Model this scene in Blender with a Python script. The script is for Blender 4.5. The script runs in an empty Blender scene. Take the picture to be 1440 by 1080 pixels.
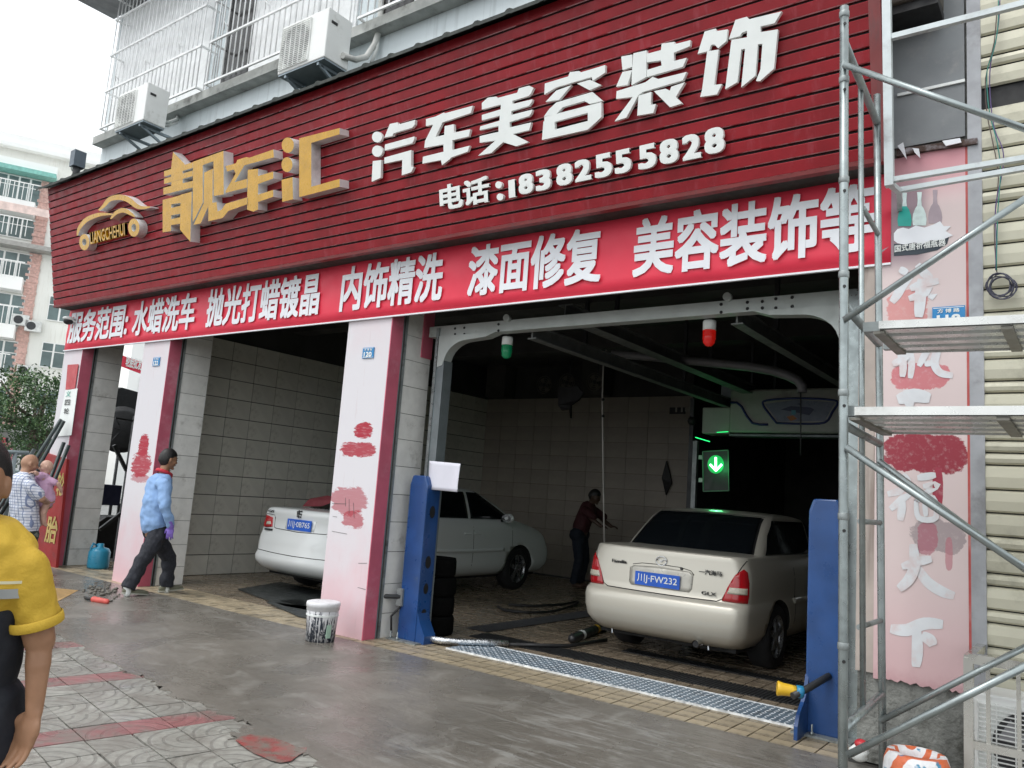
import bpy, bmesh, math, random
from mathutils import Vector, Matrix
from mathutils.bvhtree import BVHTree
from mathutils.geometry import tessellate_polygon
R_ = math.radians
random.seed(7)
SC = bpy.context.scene
COL = SC.collection
V = Vector
# ------------------------------------------------------------------ camera
CAM = V((0, -5.68, 1.5))
FPX = 1117.0
RM = Matrix(((0.80542105, 0.0248284, 0.59218281), (0.58832376, -0.15472103, -0.79368543), (0.07191719, 0.98764617, -0.13922271)))
cd = bpy.data.cameras.new('camera'); cam = bpy.data.objects.new('camera', cd); COL.objects.link(cam)
cam.matrix_world = Matrix.Translation(CAM) @ RM.to_4x4()
cd.sensor_width = 36; cd.lens = FPX / 1440 * 36; cd.clip_end = 2000; cd.clip_start = 0.05
SC.camera = cam
# ------------------------------------------------------------------ light
w = bpy.data.worlds.new('World'); SC.world = w; w.use_nodes = True
nt = w.node_tree; nt.nodes.clear()
sky = nt.nodes.new('ShaderNodeTexSky'); sky.sky_type = 'NISHITA'; sky.sun_disc = False
sky.sun_elevation = R_(58); sky.sun_rotation = R_(200); sky.dust_density = 4
hs = nt.nodes.new('ShaderNodeHueSaturation'); hs.inputs['Saturation'].default_value = 0.16
mx = nt.nodes.new('ShaderNodeMix'); mx.data_type = 'RGBA'; mx.inputs['Factor'].default_value = 0.55
mx.inputs['B'].default_value = (11.6, 12.2, 12.6, 1)
bg = nt.nodes.new('ShaderNodeBackground'); bg.inputs['Strength'].default_value = 0.12
ou = nt.nodes.new('ShaderNodeOutputWorld')
nt.links.new(sky.outputs[0], hs.inputs['Color']); nt.links.new(hs.outputs[0], mx.inputs['A'])
nt.links.new(mx.outputs['Result'], bg.inputs[0]); nt.links.new(bg.outputs[0], ou.inputs[0])
sl = bpy.data.lights.new('sun', 'SUN'); sl.energy = 0.6; sl.angle = R_(25); sl.color = (1, .97, .93)
so = bpy.data.objects.new('sun', sl); COL.objects.link(so)
_sd = V((math.sin(R_(200)) * math.cos(R_(58)), math.cos(R_(200)) * math.cos(R_(58)), math.sin(R_(58))))
so.rotation_euler = _sd.to_track_quat('Z', 'Y').to_euler()
so.location = (0, 0, 30)
SC.view_settings.view_transform = 'Standard'; SC.view_settings.look = 'None'
SC.view_settings.exposure = 0.5; SC.view_settings.gamma = 1; SC.view_settings.use_curve_mapping = False
SC.cycles.max_bounces = 10; SC.cycles.diffuse_bounces = 6; SC.cycles.caustics_reflective = False; SC.cycles.caustics_refractive = False
SC.cycles.use_denoising = True

# ------------------------------------------------------------------ measuring the photograph: where a ray through a pixel meets a plane of the place
def ray(u, v): return (RM @ V((u - 720, 540 - v, -FPX))).normalized()
def at(u, v, x=None, y=None, z=None):
    d = ray(u, v)
    t = (x - CAM.x) / d.x if x is not None else (y - CAM.y) / d.y if y is not None else (z - CAM.z) / d.z
    return CAM + d * t
def atp(u, v, p, n):
    d = ray(u, v); return CAM + d * ((V(p) - CAM).dot(n) / d.dot(n))
def atd(u, v, dep):
    d = ray(u, v); f = -RM.col[2]; return CAM + d * (dep / d.dot(f))

# ------------------------------------------------------------------ materials
class N:
    def __init__(s, name):
        s.m = bpy.data.materials.new(name); s.m.use_nodes = True
        s.t = s.m.node_tree; s.b = s.t.nodes['Principled BSDF']; s._c = None
    def new(s, t, **k):
        n = s.t.nodes.new(t)
        for a, b in k.items(): setattr(n, a, b)
        return n
    def ln(s, a, b): s.t.links.new(a, b)
    def co(s):
        if s._c is None: s._c = s.new('ShaderNodeTexCoord').outputs['Object']
        return s._c
    def mp(s, scale=(1, 1, 1), loc=(0, 0, 0), rot=(0, 0, 0)):
        m = s.new('ShaderNodeMapping'); m.inputs['Scale'].default_value = scale; m.inputs['Location'].default_value = loc; m.inputs['Rotation'].default_value = rot
        s.ln(s.co(), m.inputs[0]); return m.outputs[0]
    def noise(s, sc, det=4, rough=.55, vec=None, dist=0):
        n = s.new('ShaderNodeTexNoise'); n.inputs['Scale'].default_value = sc; n.inputs['Detail'].default_value = det
        n.inputs['Roughness'].default_value = rough; n.inputs['Distortion'].default_value = dist
        s.ln(vec or s.co(), n.inputs['Vector']); return n.outputs[0]
    def ramp(s, f, a, b, ca=0., cb=1.):
        r = s.new('ShaderNodeMapRange'); r.interpolation_type = 'SMOOTHSTEP'
        for i, x in zip(('From Min', 'From Max', 'To Min', 'To Max'), (a, b, ca, cb)): r.inputs[i].default_value = x
        s.ln(f, r.inputs['Value']); return r.outputs[0]
    def mix(s, f, a, b):
        m = s.new('ShaderNodeMix', data_type='RGBA')
        for key, x in (('Factor', f), ('A', a), ('B', b)):
            i = m.inputs[key]
            if isinstance(x, (tuple, list)): i.default_value = (*x[:3], 1)
            elif isinstance(x, (int, float)): i.default_value = x
            else: s.ln(x, i)
        return m.outputs['Result']
    def math(s, op, a, b=0.):
        m = s.new('ShaderNodeMath', operation=op)
        for i, x in enumerate((a, b)):
            if isinstance(x, (int, float)): m.inputs[i].default_value = x
            else: s.ln(x, m.inputs[i])
        return m.outputs[0]
    def bump(s, h, st=.3, d=.01):
        b = s.new('ShaderNodeBump'); b.inputs['Strength'].default_value = st; b.inputs['Distance'].default_value = d
        s.ln(h, b.inputs['Height']); s.ln(b.outputs[0], s.b.inputs['Normal'])
    def set(s, k, v):
        i = s.b.inputs[k]
        if isinstance(v, (tuple, list)): i.default_value = (*v[:3], 1)
        elif isinstance(v, (int, float)): i.default_value = v
        else: s.ln(v, i)
MATS = {}
def M(name, col, rough=.6, metal=0., var=.12, vs=6., dirt=None, ds=2.5, da=(.5, .75), bs=0., bsc=30., bd=.004, streak=None, emis=None, es=0., coat=0., rnd=0., rv=.1, spec=None):
    if name in MATS: return MATS[name]
    n = N(name); c = tuple(col)
    lo = tuple(x * (1 - var) for x in c); hi = tuple(min(1, x * (1 + var)) for x in c)
    out = n.mix(n.ramp(n.noise(vs), .3, .7), lo, hi)
    if rnd:
        oi = n.new('ShaderNodeObjectInfo').outputs['Random']
        out = n.mix(n.math('MULTIPLY', oi, rnd), out, tuple(x * .35 for x in c))
    if dirt: out = n.mix(n.ramp(n.noise(ds, 6, .65), da[0], da[1]), out, dirt)
    if streak:
        out = n.mix(n.math('MULTIPLY', n.ramp(n.noise(1, 5, .6, n.mp((14, 14, .9))), .52, .72), .6), out, streak)
    n.set('Base Color', out)
    rr = n.ramp(n.noise(vs * 2.3), .3, .7, max(0, rough - rv), min(1, rough + rv)); n.set('Roughness', rr)
    if spec is not None: n.set('Specular IOR Level', spec)
    n.set('Metallic', metal)
    if coat: n.set('Coat Weight', coat); n.set('Coat Roughness', .06)
    if bs: n.bump(n.noise(bsc, 5, .6), bs, bd)
    if emis: n.set('Emission Color', emis); n.set('Emission Strength', es)
    MATS[name] = n.m; return n.m

# ------------------------------------------------------------------ mesh builder
class MB:
    def __init__(s): s.v = []; s.f = []; s.mi = []; s.sm = []
    def add(s, vs, fs, mi=0, smooth=False):
        o = len(s.v); s.v += [tuple(x) for x in vs]
        for f in fs: s.f.append([i + o for i in f]); s.mi.append(mi); s.sm.append(smooth)
        return s
    def box(s, a, b, mi=0, j=0.):
        x0, y0, z0 = a; x1, y1, z1 = b
        vs = [(x, y, z) for z in (z0, z1) for y in (y0, y1) for x in (x0, x1)]
        if j: vs = [tuple(c + random.uniform(-j, j) for c in q) for q in vs]
        return s.add(vs, [(0, 2, 3, 1), (4, 5, 7, 6), (0, 1, 5, 4), (2, 6, 7, 3), (0, 4, 6, 2), (1, 3, 7, 5)], mi)
    def bar(s, p, q, wx, wz, up=(0, 0, 1), mi=0):
        p, q = V(p), V(q); d = (q - p).normalized(); up = V(up)
        if abs(d.dot(up)) > .98: up = V((1, 0, 0))
        a = d.cross(up).normalized() * wx / 2; b = a.cross(d).normalized() * wz / 2
        vs = [p - a - b, p + a - b, p + a + b, p - a + b, q - a - b, q + a - b, q + a + b, q - a + b]
        return s.add(vs, [(3, 2, 1, 0), (4, 5, 6, 7), (0, 1, 5, 4), (1, 2, 6, 5), (2, 3, 7, 6), (3, 0, 4, 7)], mi)
    def tube(s, pts, r, n=10, mi=0, cap=True, ref=None, flat=1.):
        pts = [V(p) for p in pts]; k = len(pts); rs = r if isinstance(r, (list, tuple)) else [r] * k
        vs = []; a = None
        for i, p in enumerate(pts):
            d = (pts[min(i + 1, k - 1)] - pts[max(i - 1, 0)]).normalized()
            if a is None:
                rf = V(ref) if ref else (V((0, 0, 1)) if abs(d.z) < .9 else V((1, 0, 0)))
                a = (rf - d * rf.dot(d)).normalized()
            else: a = (a - d * a.dot(d)).normalized()
            b = d.cross(a)
            for j in range(n):
                t = 2 * math.pi * j / n; vs.append(p + (a * math.cos(t) * flat + b * math.sin(t)) * rs[i])
        fs = [(i * n + j, i * n + (j + 1) % n, (i + 1) * n + (j + 1) % n, (i + 1) * n + j) for i in range(k - 1) for j in range(n)]
        s.add(vs, fs, mi, True)
        if cap:
            o = len(s.v) - k * n
            s.f.append([o + j for j in range(n)][::-1]); s.mi.append(mi); s.sm.append(False)
            s.f.append([o + (k - 1) * n + j for j in range(n)]); s.mi.append(mi); s.sm.append(False)
        return s
    def capsule(s, p, q, r0, r1, n=12, ref=None, flat=1., mi=0):
        p, q = V(p), V(q); d = (q - p).normalized()
        pts, rs = [], []
        for t in (-1, -.85, -.5, 0): pts.append(p + d * r0 * t); rs.append(max(.001, r0 * math.sqrt(max(0, 1 - t * t))))
        for t in (0, .5, .85, 1): pts.append(q + d * r1 * t); rs.append(max(.001, r1 * math.sqrt(max(0, 1 - t * t))))
        return s.tube(pts, rs, n, mi, True, ref, flat)
    def ball(s, c, r, n=16, m=10, rot=None, fn=None, mi=0):
        if not isinstance(r, (tuple, list)): r = (r, r, r)
        vs = []
        for i in range(m + 1):
            th = math.pi * i / m
            for j in range(n):
                ph = 2 * math.pi * j / n
                q = V((math.sin(th) * math.cos(ph), math.sin(th) * math.sin(ph), math.cos(th)))
                if fn: q = V(fn(q))
                q = V((q.x * r[0], q.y * r[1], q.z * r[2]))
                if rot: q = rot @ q
                vs.append(V(c) + q)
        fs = [(i * n + j, (i + 1) * n + j, (i + 1) * n + (j + 1) % n, i * n + (j + 1) % n) for i in range(m) for j in range(n)]
        return s.add(vs, fs, mi, True)
    def lathe(s, c, prof, n=24, mi=0, axis=(0, 0, 1), cap=True):
        ax = V(axis).normalized(); a = (V((1, 0, 0)) if abs(ax.x) < .9 else V((0, 1, 0))); a = (a - ax * a.dot(ax)).normalized(); b = ax.cross(a)
        vs = [V(c) + ax * h + (a * math.cos(2 * math.pi * j / n) + b * math.sin(2 * math.pi * j / n)) * r for r, h in prof for j in range(n)]
        k = len(prof)
        fs = [(i * n + j, i * n + (j + 1) % n, (i + 1) * n + (j + 1) % n, (i + 1) * n + j) for i in range(k - 1) for j in range(n)]
        s.add(vs, fs, mi, True)
        if cap:
            o = len(s.v) - k * n
            s.f.append([o + j for j in range(n)][::-1]); s.f.append([o + (k - 1) * n + j for j in range(n)]); s.mi += [mi, mi]; s.sm += [False, False]
        return s
    def prism(s, poly, off, mi=0, mi_side=None):
        """poly: 3-D outline (front face), off: vector to the back face"""
        P = [V(p) for p in poly]; n = len(P); off = V(off)
        if mi_side is None: mi_side = mi
        # orientation so that the front faces -off
        nr = V((0, 0, 0))
        for i in range(n): nr += P[i].cross(P[(i + 1) % n])
        if nr.dot(off) > 0: P.reverse()
        tris = tessellate_polygon([P])
        o = len(s.v); s.v += [tuple(p) for p in P] + [tuple(p + off) for p in P]
        for t in tris:
            a, b, c = (P[i] for i in t)
            t = list(t)
            if (b - a).cross(c - a).dot(off) > 0: t.reverse()
            s.f.append([o + i for i in t]); s.mi.append(mi); s.sm.append(False)
            s.f.append([o + n + i for i in reversed(t)]); s.mi.append(mi_side); s.sm.append(False)
        for i in range(n):
            j = (i + 1) % n
            s.f.append([o + j, o + i, o + n + i, o + n + j]); s.mi.append(mi_side); s.sm.append(False)
        return s
    def build(s, name, mats, parent=None, bevel=0.):
        me = bpy.data.meshes.new(name); me.from_pydata(s.v, [], s.f); me.update()
        mats = mats if isinstance(mats, (list, tuple)) else [mats]
        for m in mats: me.materials.append(m)
        me.polygons.foreach_set('material_index', s.mi); me.polygons.foreach_set('use_smooth', s.sm)
        o = bpy.data.objects.new(name, me); COL.objects.link(o)
        if parent is not None: adopt(o, parent)
        if bevel:
            b = o.modifiers.new('bevel', 'BEVEL'); b.width = bevel; b.segments = 2; b.limit_method = 'ANGLE'; b.angle_limit = R_(40)
        return o
def wloc(o):
    p = V(o.location)
    while o.parent: o = o.parent; p += V(o.location)
    return p
def adopt(o, parent):
    o.parent = parent; o.location = V(o.location) - wloc(parent)
def tag(o, label=None, cat=None, group=None, kind=None):
    if label: o['label'] = label
    if cat: o['category'] = cat
    if group: o['group'] = group
    if kind: o['kind'] = kind
    return o
def thing(name, loc, label, cat, group=None):
    o = bpy.data.objects.new(name, None); COL.objects.link(o); o.location = loc; o.empty_display_size = .1
    return tag(o, label, cat, group)
def struct(o): o['kind'] = 'structure'; return o
def copy_tree(o, loc, label=None, parent=None):
    c = o.copy(); COL.objects.link(c); c.parent = parent
    if parent is None: c.location = loc
    for ch in list(o.children): copy_tree(ch, None, None, c)
    if label: c['label'] = label
    return c
def mesh_child(name, me, parent, loc, scale=None):
    o = bpy.data.objects.new(name, me); COL.objects.link(o); o.location = loc
    if scale: o.scale = scale
    adopt(o, parent); return o
def text_mesh(body, bold=.03, extrude=0., bev=0.):
    c = bpy.data.curves.new('lettering', 'FONT'); c.body = body; c.extrude = extrude; c.bevel_depth = bev; c.resolution_u = 3
    o = bpy.data.objects.new('lettering', c); COL.objects.link(o)
    dg = bpy.context.evaluated_depsgraph_get(); dg.update()
    me = bpy.data.meshes.new_from_object(o.evaluated_get(dg))
    bpy.data.objects.remove(o)
    if bold:
        # heavy lettering: the same outline laid down several times, each pass a hair in front of the last
        n0 = len(me.vertices); vs = [v.co.copy() for v in me.vertices]; fs = [tuple(p.vertices) for p in me.polygons]
        sh = [(bold * a, bold * b_, (3 * i + j) * .0006) for i, a in enumerate((-1, 0, 1)) for j, b_ in enumerate((-.8, 0, .8))]
        V_, F_ = [], []
        for dx, dy, dz in sh:
            b0 = len(V_); V_ += [(v.x + dx, v.y + dy, v.z + dz * .5) for v in vs]; F_ += [tuple(i + b0 for i in f) for f in fs]
        me = bpy.data.meshes.new('lettering'); me.from_pydata(V_, [], F_); me.update()
    return me
def text(name, body, p0, ux, uz, w, h, mat, parent, bold=.03, ext=0., mats=None, sh=0.):
    """fit lettering in a w x h box whose lower left corner is p0, ux across and uz up"""
    me = text_mesh(body, bold, ext)
    xs = [v.co.x for v in me.vertices]; ys = [v.co.y for v in me.vertices]
    x0, x1, y0, y1 = min(xs), max(xs), min(ys), max(ys)
    ux = V(ux).normalized(); uz = V(uz).normalized(); nn = ux.cross(uz)
    for v in me.vertices:
        a = (v.co.x - x0) / (x1 - x0) * w; b = (v.co.y - y0) / max(1e-6, y1 - y0) * h
        v.co = V(p0) + ux * (a + b * sh) + uz * b + nn * v.co.z
    me.materials.clear()
    for m in (mats or [mat]): me.materials.append(m)
    o = bpy.data.objects.new(name, me); COL.objects.link(o)
    if parent is not None: adopt(o, parent)
    return o
# ================================================================== materials
m_clad = M('red_cladding', (.27, .012, .019), .42, 0, .16, 3, streak=(.32, .05, .065), bs=.15, bsc=60, spec=.25)
m_cladtrim = M('red_trim', (.2, .03, .03), .45, streak=(.12, .05, .05))
m_flash = M('dark_flashing', (.028, .034, .03), .8, dirt=(.06, .065, .055))
m_banner = M('banner_vinyl', (.80, .045, .085), .45, 0, .05, 1.5, spec=.35, bs=.12, bsc=3, bd=.02)
m_white = M('white_letter', (.84, .87, .85), .4, 0, .03, dirt=(.66, .66, .62), da=(.6, .8))
m_print = M('white_print', (.82, .84, .88), .45, 0, .03)
m_gold = M('gold_face', (.60, .32, .010), .32, 0, .1, 8, coat=.3)
m_goldside = M('letter_side', (.80, .81, .80), .4, .15, .06, dirt=(.45, .44, .42))
m_upper = M('pale_blue_render', (.66, .72, .74), .85, 0, .05, 1.2, streak=(.50, .55, .56), bs=.2, bsc=40)
m_sill = M('weathered_ledge', (.42, .43, .41), .85, 0, .15, 5, dirt=(.14, .14, .13), ds=3, bs=.3)
m_conc = M('dark_concrete', (.075, .072, .066), .9, 0, .2, 2, bs=.3, bsc=20)
m_ceil = M('sooty_ceiling', (.05, .05, .048), .9, 0, .25, 1.5)
m_tile_w = M('pier_tile', (.84, .835, .80), .4, 0, .06, 7, dirt=(.30, .28, .24), ds=4, da=(.55, .85), rnd=.12)
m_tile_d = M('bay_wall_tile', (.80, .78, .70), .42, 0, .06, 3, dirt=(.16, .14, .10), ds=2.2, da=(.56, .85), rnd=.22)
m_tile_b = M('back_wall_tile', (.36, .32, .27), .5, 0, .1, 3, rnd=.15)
m_grout = M('dirty_joint', (.07, .065, .055), .9)
m_galv = M('galvanised', (.32, .36, .36), .34, .75, .12, 9, dirt=(.22, .23, .23), ds=6, da=(.55, .8), bs=.08, bsc=80)
m_galvd = M('dull_galvanised', (.30, .33, .33), .5, .5, .15, 8, dirt=(.12, .12, .11), ds=7)
m_alu = M('aluminium_frame', (.50, .54, .52), .5, .3, .06, 5, dirt=(.3, .3, .27), ds=4, da=(.6, .85))
m_alud = M('aluminium_dark', (.20, .23, .24), .5, .4, .1)
m_blue = M('blue_paint', (.014, .065, .22), .36, 0, .14, 4, dirt=(.05, .09, .17), ds=9, da=(.62, .8), coat=.2)
m_black = M('black_rubber', (.012, .012, .013), .6, 0, .2)
m_blackp = M('black_plastic', (.02, .02, .022), .4)
m_dark = M('dark_metal', (.05, .052, .055), .5, .4)
m_yellow = M('yellow_plastic', (.75, .46, .03), .35)
m_cyanp = M('blue_plastic', (.02, .22, .42), .35)
m_pvc = M('pvc_white', (.62, .64, .62), .45, dirt=(.4, .4, .38))
m_chrome = M('chrome', (.75, .76, .77), .12, 1)
m_glass = M('tinted_glass', (.006, .008, .010), .06, 0, .02)
m_redlens = M('red_lens', (.42, .01, .015), .12, 0, .05, coat=.6)
m_clearlens = M('clear_lens', (.55, .52, .42), .15, 0, .1, 60, coat=.6)
m_champ = M('champagne_paint', (.60, .57, .49), .34, .25, .01, 1, coat=.5, rv=.01)
m_whitecar = M('white_paint', (.74, .77, .77), .25, 0, .01, 1, coat=.6, rv=.01)
m_seam = M('panel_gap', (.01, .01, .01), .8)
m_plate = M('plate_blue', (.02, .12, .60), .4)
m_tyre = M('tyre', (.015, .015, .016), .8, bs=.3, bsc=70)
m_rim = M('alloy_rim', (.35, .36, .37), .3, .8, dirt=(.08, .07, .06), ds=10)
m_skin = M('tan_skin', (.42, .235, .15), .5, 0, .08, 12)
m_skin2 = M('brown_skin', (.33, .175, .10), .45, 0, .1, 12, bs=.08, bsc=120)
m_skinb = M('baby_skin', (.60, .38, .29), .5, 0, .06, 12)
m_hair = M('black_hair', (.012, .011, .011), .5, 0, .3, 60, bs=.6, bsc=140)
m_eye = M('dark_eye', (.01, .008, .007), .2)

def pillar_paint(name, seeds, pink=(.74, .40, .44)):
    """whitewashed pink paint with red smears: flat print worn into the paint"""
    n = N(name); sp = n.new('ShaderNodeSeparateXYZ'); n.ln(n.co(), sp.inputs[0])
    nz = n.noise(2.2, 6, .6, dist=.4); nz2 = n.noise(1, 8, .78, n.mp((3.2, 3.2, 12), rot=(0, .22, 0)), dist=.8)
    zz = n.math('ADD', sp.outputs['Z'], n.math('MULTIPLY', nz, 1.2))
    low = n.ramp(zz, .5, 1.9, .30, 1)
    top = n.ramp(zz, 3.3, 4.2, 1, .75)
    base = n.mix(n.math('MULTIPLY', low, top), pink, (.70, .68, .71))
    base = n.mix(n.ramp(n.noise(5, 6, .7), .62, .8, 0, .5), base, (.78, .48, .5))
    base = n.mix(n.ramp(n.noise(3, 4, .6, n.mp((9, 9, .8))), .6, .75, 0, .35), base, (.55, .42, .42))
    for (cx, cz, rx, rz, col, st) in seeds:
        dx = n.math('DIVIDE', n.math('SUBTRACT', sp.outputs['X'], cx), rx); dz = n.math('DIVIDE', n.math('SUBTRACT', sp.outputs['Z'], cz), rz)
        dd = n.math('ADD', n.math('POWER', n.math('ABSOLUTE', dx), 2.5), n.math('POWER', n.math('ABSOLUTE', dz), 2.5))
        dd = n.math('ADD', dd, n.math('MULTIPLY', n.math('SUBTRACT', nz2, .5), 4.2))
        f = n.math('MULTIPLY', n.ramp(dd, .75, 1.0, 1, 0), n.ramp(n.noise(1, 6, .75, n.mp((6, 6, 42), rot=(0, .35, 0))), .30, .5, .6, st))
        base = n.mix(f, base, col)
    n.set('Base Color', base); n.set('Roughness', .62); n.bump(n.noise(25, 5, .6), .2, .004)
    return n.m
RD = (.40, .018, .04)
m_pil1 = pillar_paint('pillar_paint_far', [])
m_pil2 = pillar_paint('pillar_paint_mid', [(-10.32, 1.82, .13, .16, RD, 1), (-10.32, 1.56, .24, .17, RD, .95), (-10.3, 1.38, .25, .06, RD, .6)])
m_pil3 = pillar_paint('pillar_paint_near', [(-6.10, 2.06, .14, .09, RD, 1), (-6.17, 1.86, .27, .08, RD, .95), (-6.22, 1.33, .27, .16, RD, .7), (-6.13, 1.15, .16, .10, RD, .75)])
m_pinkd = M('deep_pink_return', (.55, .12, .18), .6, 0, .1, 3, dirt=(.66, .30, .36), ds=2)
n = N('unused_plate')
vo = n.new('ShaderNodeTexVoronoi'); vo.inputs['Scale'].default_value = 26; n.ln(n.mp((1, 1.6, 1), rot=(0, 0, .8)), vo.inputs[0])
hh = n.ramp(vo.outputs['Distance'], .18, .32, 1, 0)
n.set('Base Color', n.mix(hh, (.24, .33, .42), (.85, .9, .93))); n.set('Metallic', .25); n.set('Roughness', n.ramp(hh, 0, 1, .45, .25)); n.bump(hh, .9, .004); m_diam = n.m

# wet screeded concrete
n = N('wet_concrete')
big = n.noise(.55, 5, .6, dist=.6); med = n.noise(3.2, 7, .65, dist=.8); fine = n.noise(38, 5, .65)
br = n.noise(2.4, 6, .7, n.mp((2.6, 9, 1), rot=(0, 0, .55)))
c = n.mix(n.ramp(big, .35, .65), (.150, .137, .118), (.215, .197, .172))
c = n.mix(n.ramp(med, .5, .72, 0, .55), c, (.30, .29, .265))
c = n.mix(n.ramp(br, .6, .78, 0, .5), c, (.30, .30, .28))
c = n.mix(n.ramp(fine, .64, .72, 0, .5), c, (.45, .44, .40))
c = n.mix(n.ramp(n.noise(1.3, 6, .7, n.mp((1, 4.5, 1), rot=(0, 0, .9)), dist=1.2), .56, .72, 0, .45), c, (.10, .09, .075))
gx = n.new('ShaderNodeSeparateXYZ'); n.ln(n.co(), gx.inputs[0])
rp2 = n.ramp(n.noise(1, 6, .7, n.mp((2.2, 14, 1), rot=(0, 0, -.75)), dist=1.0), .48, .68)
mk = n.math('MULTIPLY', n.ramp(gx.outputs['X'], -4.2, -2.6), n.ramp(gx.outputs['Y'], -.1, -.7))
c = n.mix(n.math('MULTIPLY', n.math('MULTIPLY', rp2, mk), .6), c, (.36, .36, .34))
n.set('Base Color', c)
wet = n.ramp(n.noise(.8, 4, .6, dist=.5), .38, .6)
n.set('Roughness', n.math('ADD', n.math('MULTIPLY', wet, .28), n.ramp(med, .3, .7, .07, .22)))
n.set('Specular IOR Level', .6)
n.bump(n.math('ADD', n.math('MULTIPLY', br, 1.3), n.math('MULTIPLY', n.noise(16, 6, .7), .9)), .35, .012); m_slab = n.m
# patterned paving tile (fan moulding)
def pave(name, a, b, groove):
    n = N(name)
    wv = n.new('ShaderNodeTexWave', wave_type='RINGS', rings_direction='Z'); wv.inputs['Scale'].default_value = 4.2; wv.inputs['Distortion'].default_value = .4
    oi = n.new('ShaderNodeObjectInfo').outputs['Random']
    n.ln(n.co(), wv.inputs[0])
    g = n.ramp(wv.outputs['Fac'], .06, .2, 1, 0)
    c = n.mix(n.ramp(n.noise(14, 7, .75), .3, .7), a, b)
    c = n.mix(n.math('MULTIPLY', oi, .35), c, tuple(x * .5 for x in a))
    c = n.mix(n.math('MULTIPLY', g, .42), c, groove)
    gp = n.new('ShaderNodeNewGeometry').outputs['Position']
    c = n.mix(n.ramp(n.noise(2.6, 7, .72, gp), .43, .62, 0, .8), c, (.19, .175, .155))
    n.set('Base Color', c); n.set('Roughness', n.ramp(n.noise(1.5, 3, .5, gp), .4, .6, .22, .55))
    n.bump(n.math('SUBTRACT', n.math('MULTIPLY', n.noise(60), .3), g), .5, .004); return n.m
m_pave = pave('fan_paving', (.27, .265, .24), (.42, .415, .375), (.12, .115, .105))
m_paver = pave('red_paving', (.27, .11, .11), (.36, .17, .17), (.20, .09, .09))
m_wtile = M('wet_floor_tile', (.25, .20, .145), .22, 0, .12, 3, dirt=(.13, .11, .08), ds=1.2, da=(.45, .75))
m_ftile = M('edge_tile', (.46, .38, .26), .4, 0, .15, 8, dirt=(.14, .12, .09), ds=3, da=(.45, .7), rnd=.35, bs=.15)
m_ground = M('asphalt', (.16, .16, .155), .7, 0, .2, 3, bs=.2)
m_fground = M('joint_mortar', (.035, .032, .028), .6)
m_mat = M('rubber_mat', (.03, .035, .035), .45, 0, .2, bs=.6, bsc=90)

# ================================================================== ground
g = MB().add([(-160, -120, -.03), (120, -120, -.03), (120, 160, -.03), (-160, 160, -.03)], [(0, 1, 2, 3)]); struct(g.build('ground', m_ground))
fl = MB().box((-17, -.12, -.2), (-.2, 8.0, -.012)).build('bay_floor', m_fground); struct(fl)
struct(MB().box((-14.2, 8.0, -.2), (-.2, 16, -.012)).build('back_yard_floor', m_ground))
# tiles of the bay floor: real pieces near the doorway, joined further in
tb = [MB().box((-.069, -.069, -.03), (.069, .069, 0)) for _ in range(1)][0]
tme = bpy.data.meshes.new('floor_tile'); tme.from_pydata(tb.v, [], tb.f); tme.materials.append(m_ftile)
rest = MB(); cells = []; inner = MB()
for i in range(0, 76):
    for j in range(0, 52):
        x = -12.7 + i * .15; y = -.035 + j * .15
        cells.append((x, y))
cells.sort(key=lambda c: (c[0] ** 2 * .35 + (c[1] + 5.68) ** 2))
near = [c for c in cells if c[0] > -6.9 and c[1] < .55][:290]
ns = set(near)
for (x, y) in cells:
    dz = random.uniform(-.002, .002)
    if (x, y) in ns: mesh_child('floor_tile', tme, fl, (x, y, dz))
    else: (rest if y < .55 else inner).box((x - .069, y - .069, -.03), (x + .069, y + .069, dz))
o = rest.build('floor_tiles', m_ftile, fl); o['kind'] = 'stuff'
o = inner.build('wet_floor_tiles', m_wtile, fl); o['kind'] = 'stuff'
# pavement tiles, turned about ten degrees from the shop front
pv = MB().add([(-14, -12, -.016), (6, -12, -.016), (6, .2, -.016), (-14, .2, -.016)], [(0, 1, 2, 3)]).build('pavement', m_fground); struct(pv)
ang = R_(-9.8); ca, sa = math.cos(ang), math.sin(ang)
pt = MB().box((-.1205, -.1205, -.03), (.1205, .1205, 0)); 
for k, nm in ((0, 'w'), (1, 'r')):
    me = bpy.data.meshes.new('paving_tile'); me.from_pydata(pt.v, [], pt.f); me.materials.append(m_pave if k == 0 else m_paver)
    # move the fan's centre to a corner of the tile
    for v in me.vertices: v.co.x += .1205; v.co.y += .1205
    if k == 0: pme_w = me
    else: pme_r = me
cnt = 0; far = MB(); cand = []
for i in range(-40, 16):
    for j in range(-22, 22):
        lx, ly = i * .25, j * .25
        x = -4.70 + lx * ca - ly * sa; y = -2.75 + lx * sa + ly * ca
        if x < -11.2 or x > -1.0 or y > -.5 or y < -6.5: continue
        cand.append((x, y, i))
cand.sort(key=lambda c: (c[0] + 4.6) ** 2 * .35 + (c[1] + 3.0) ** 2)
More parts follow.
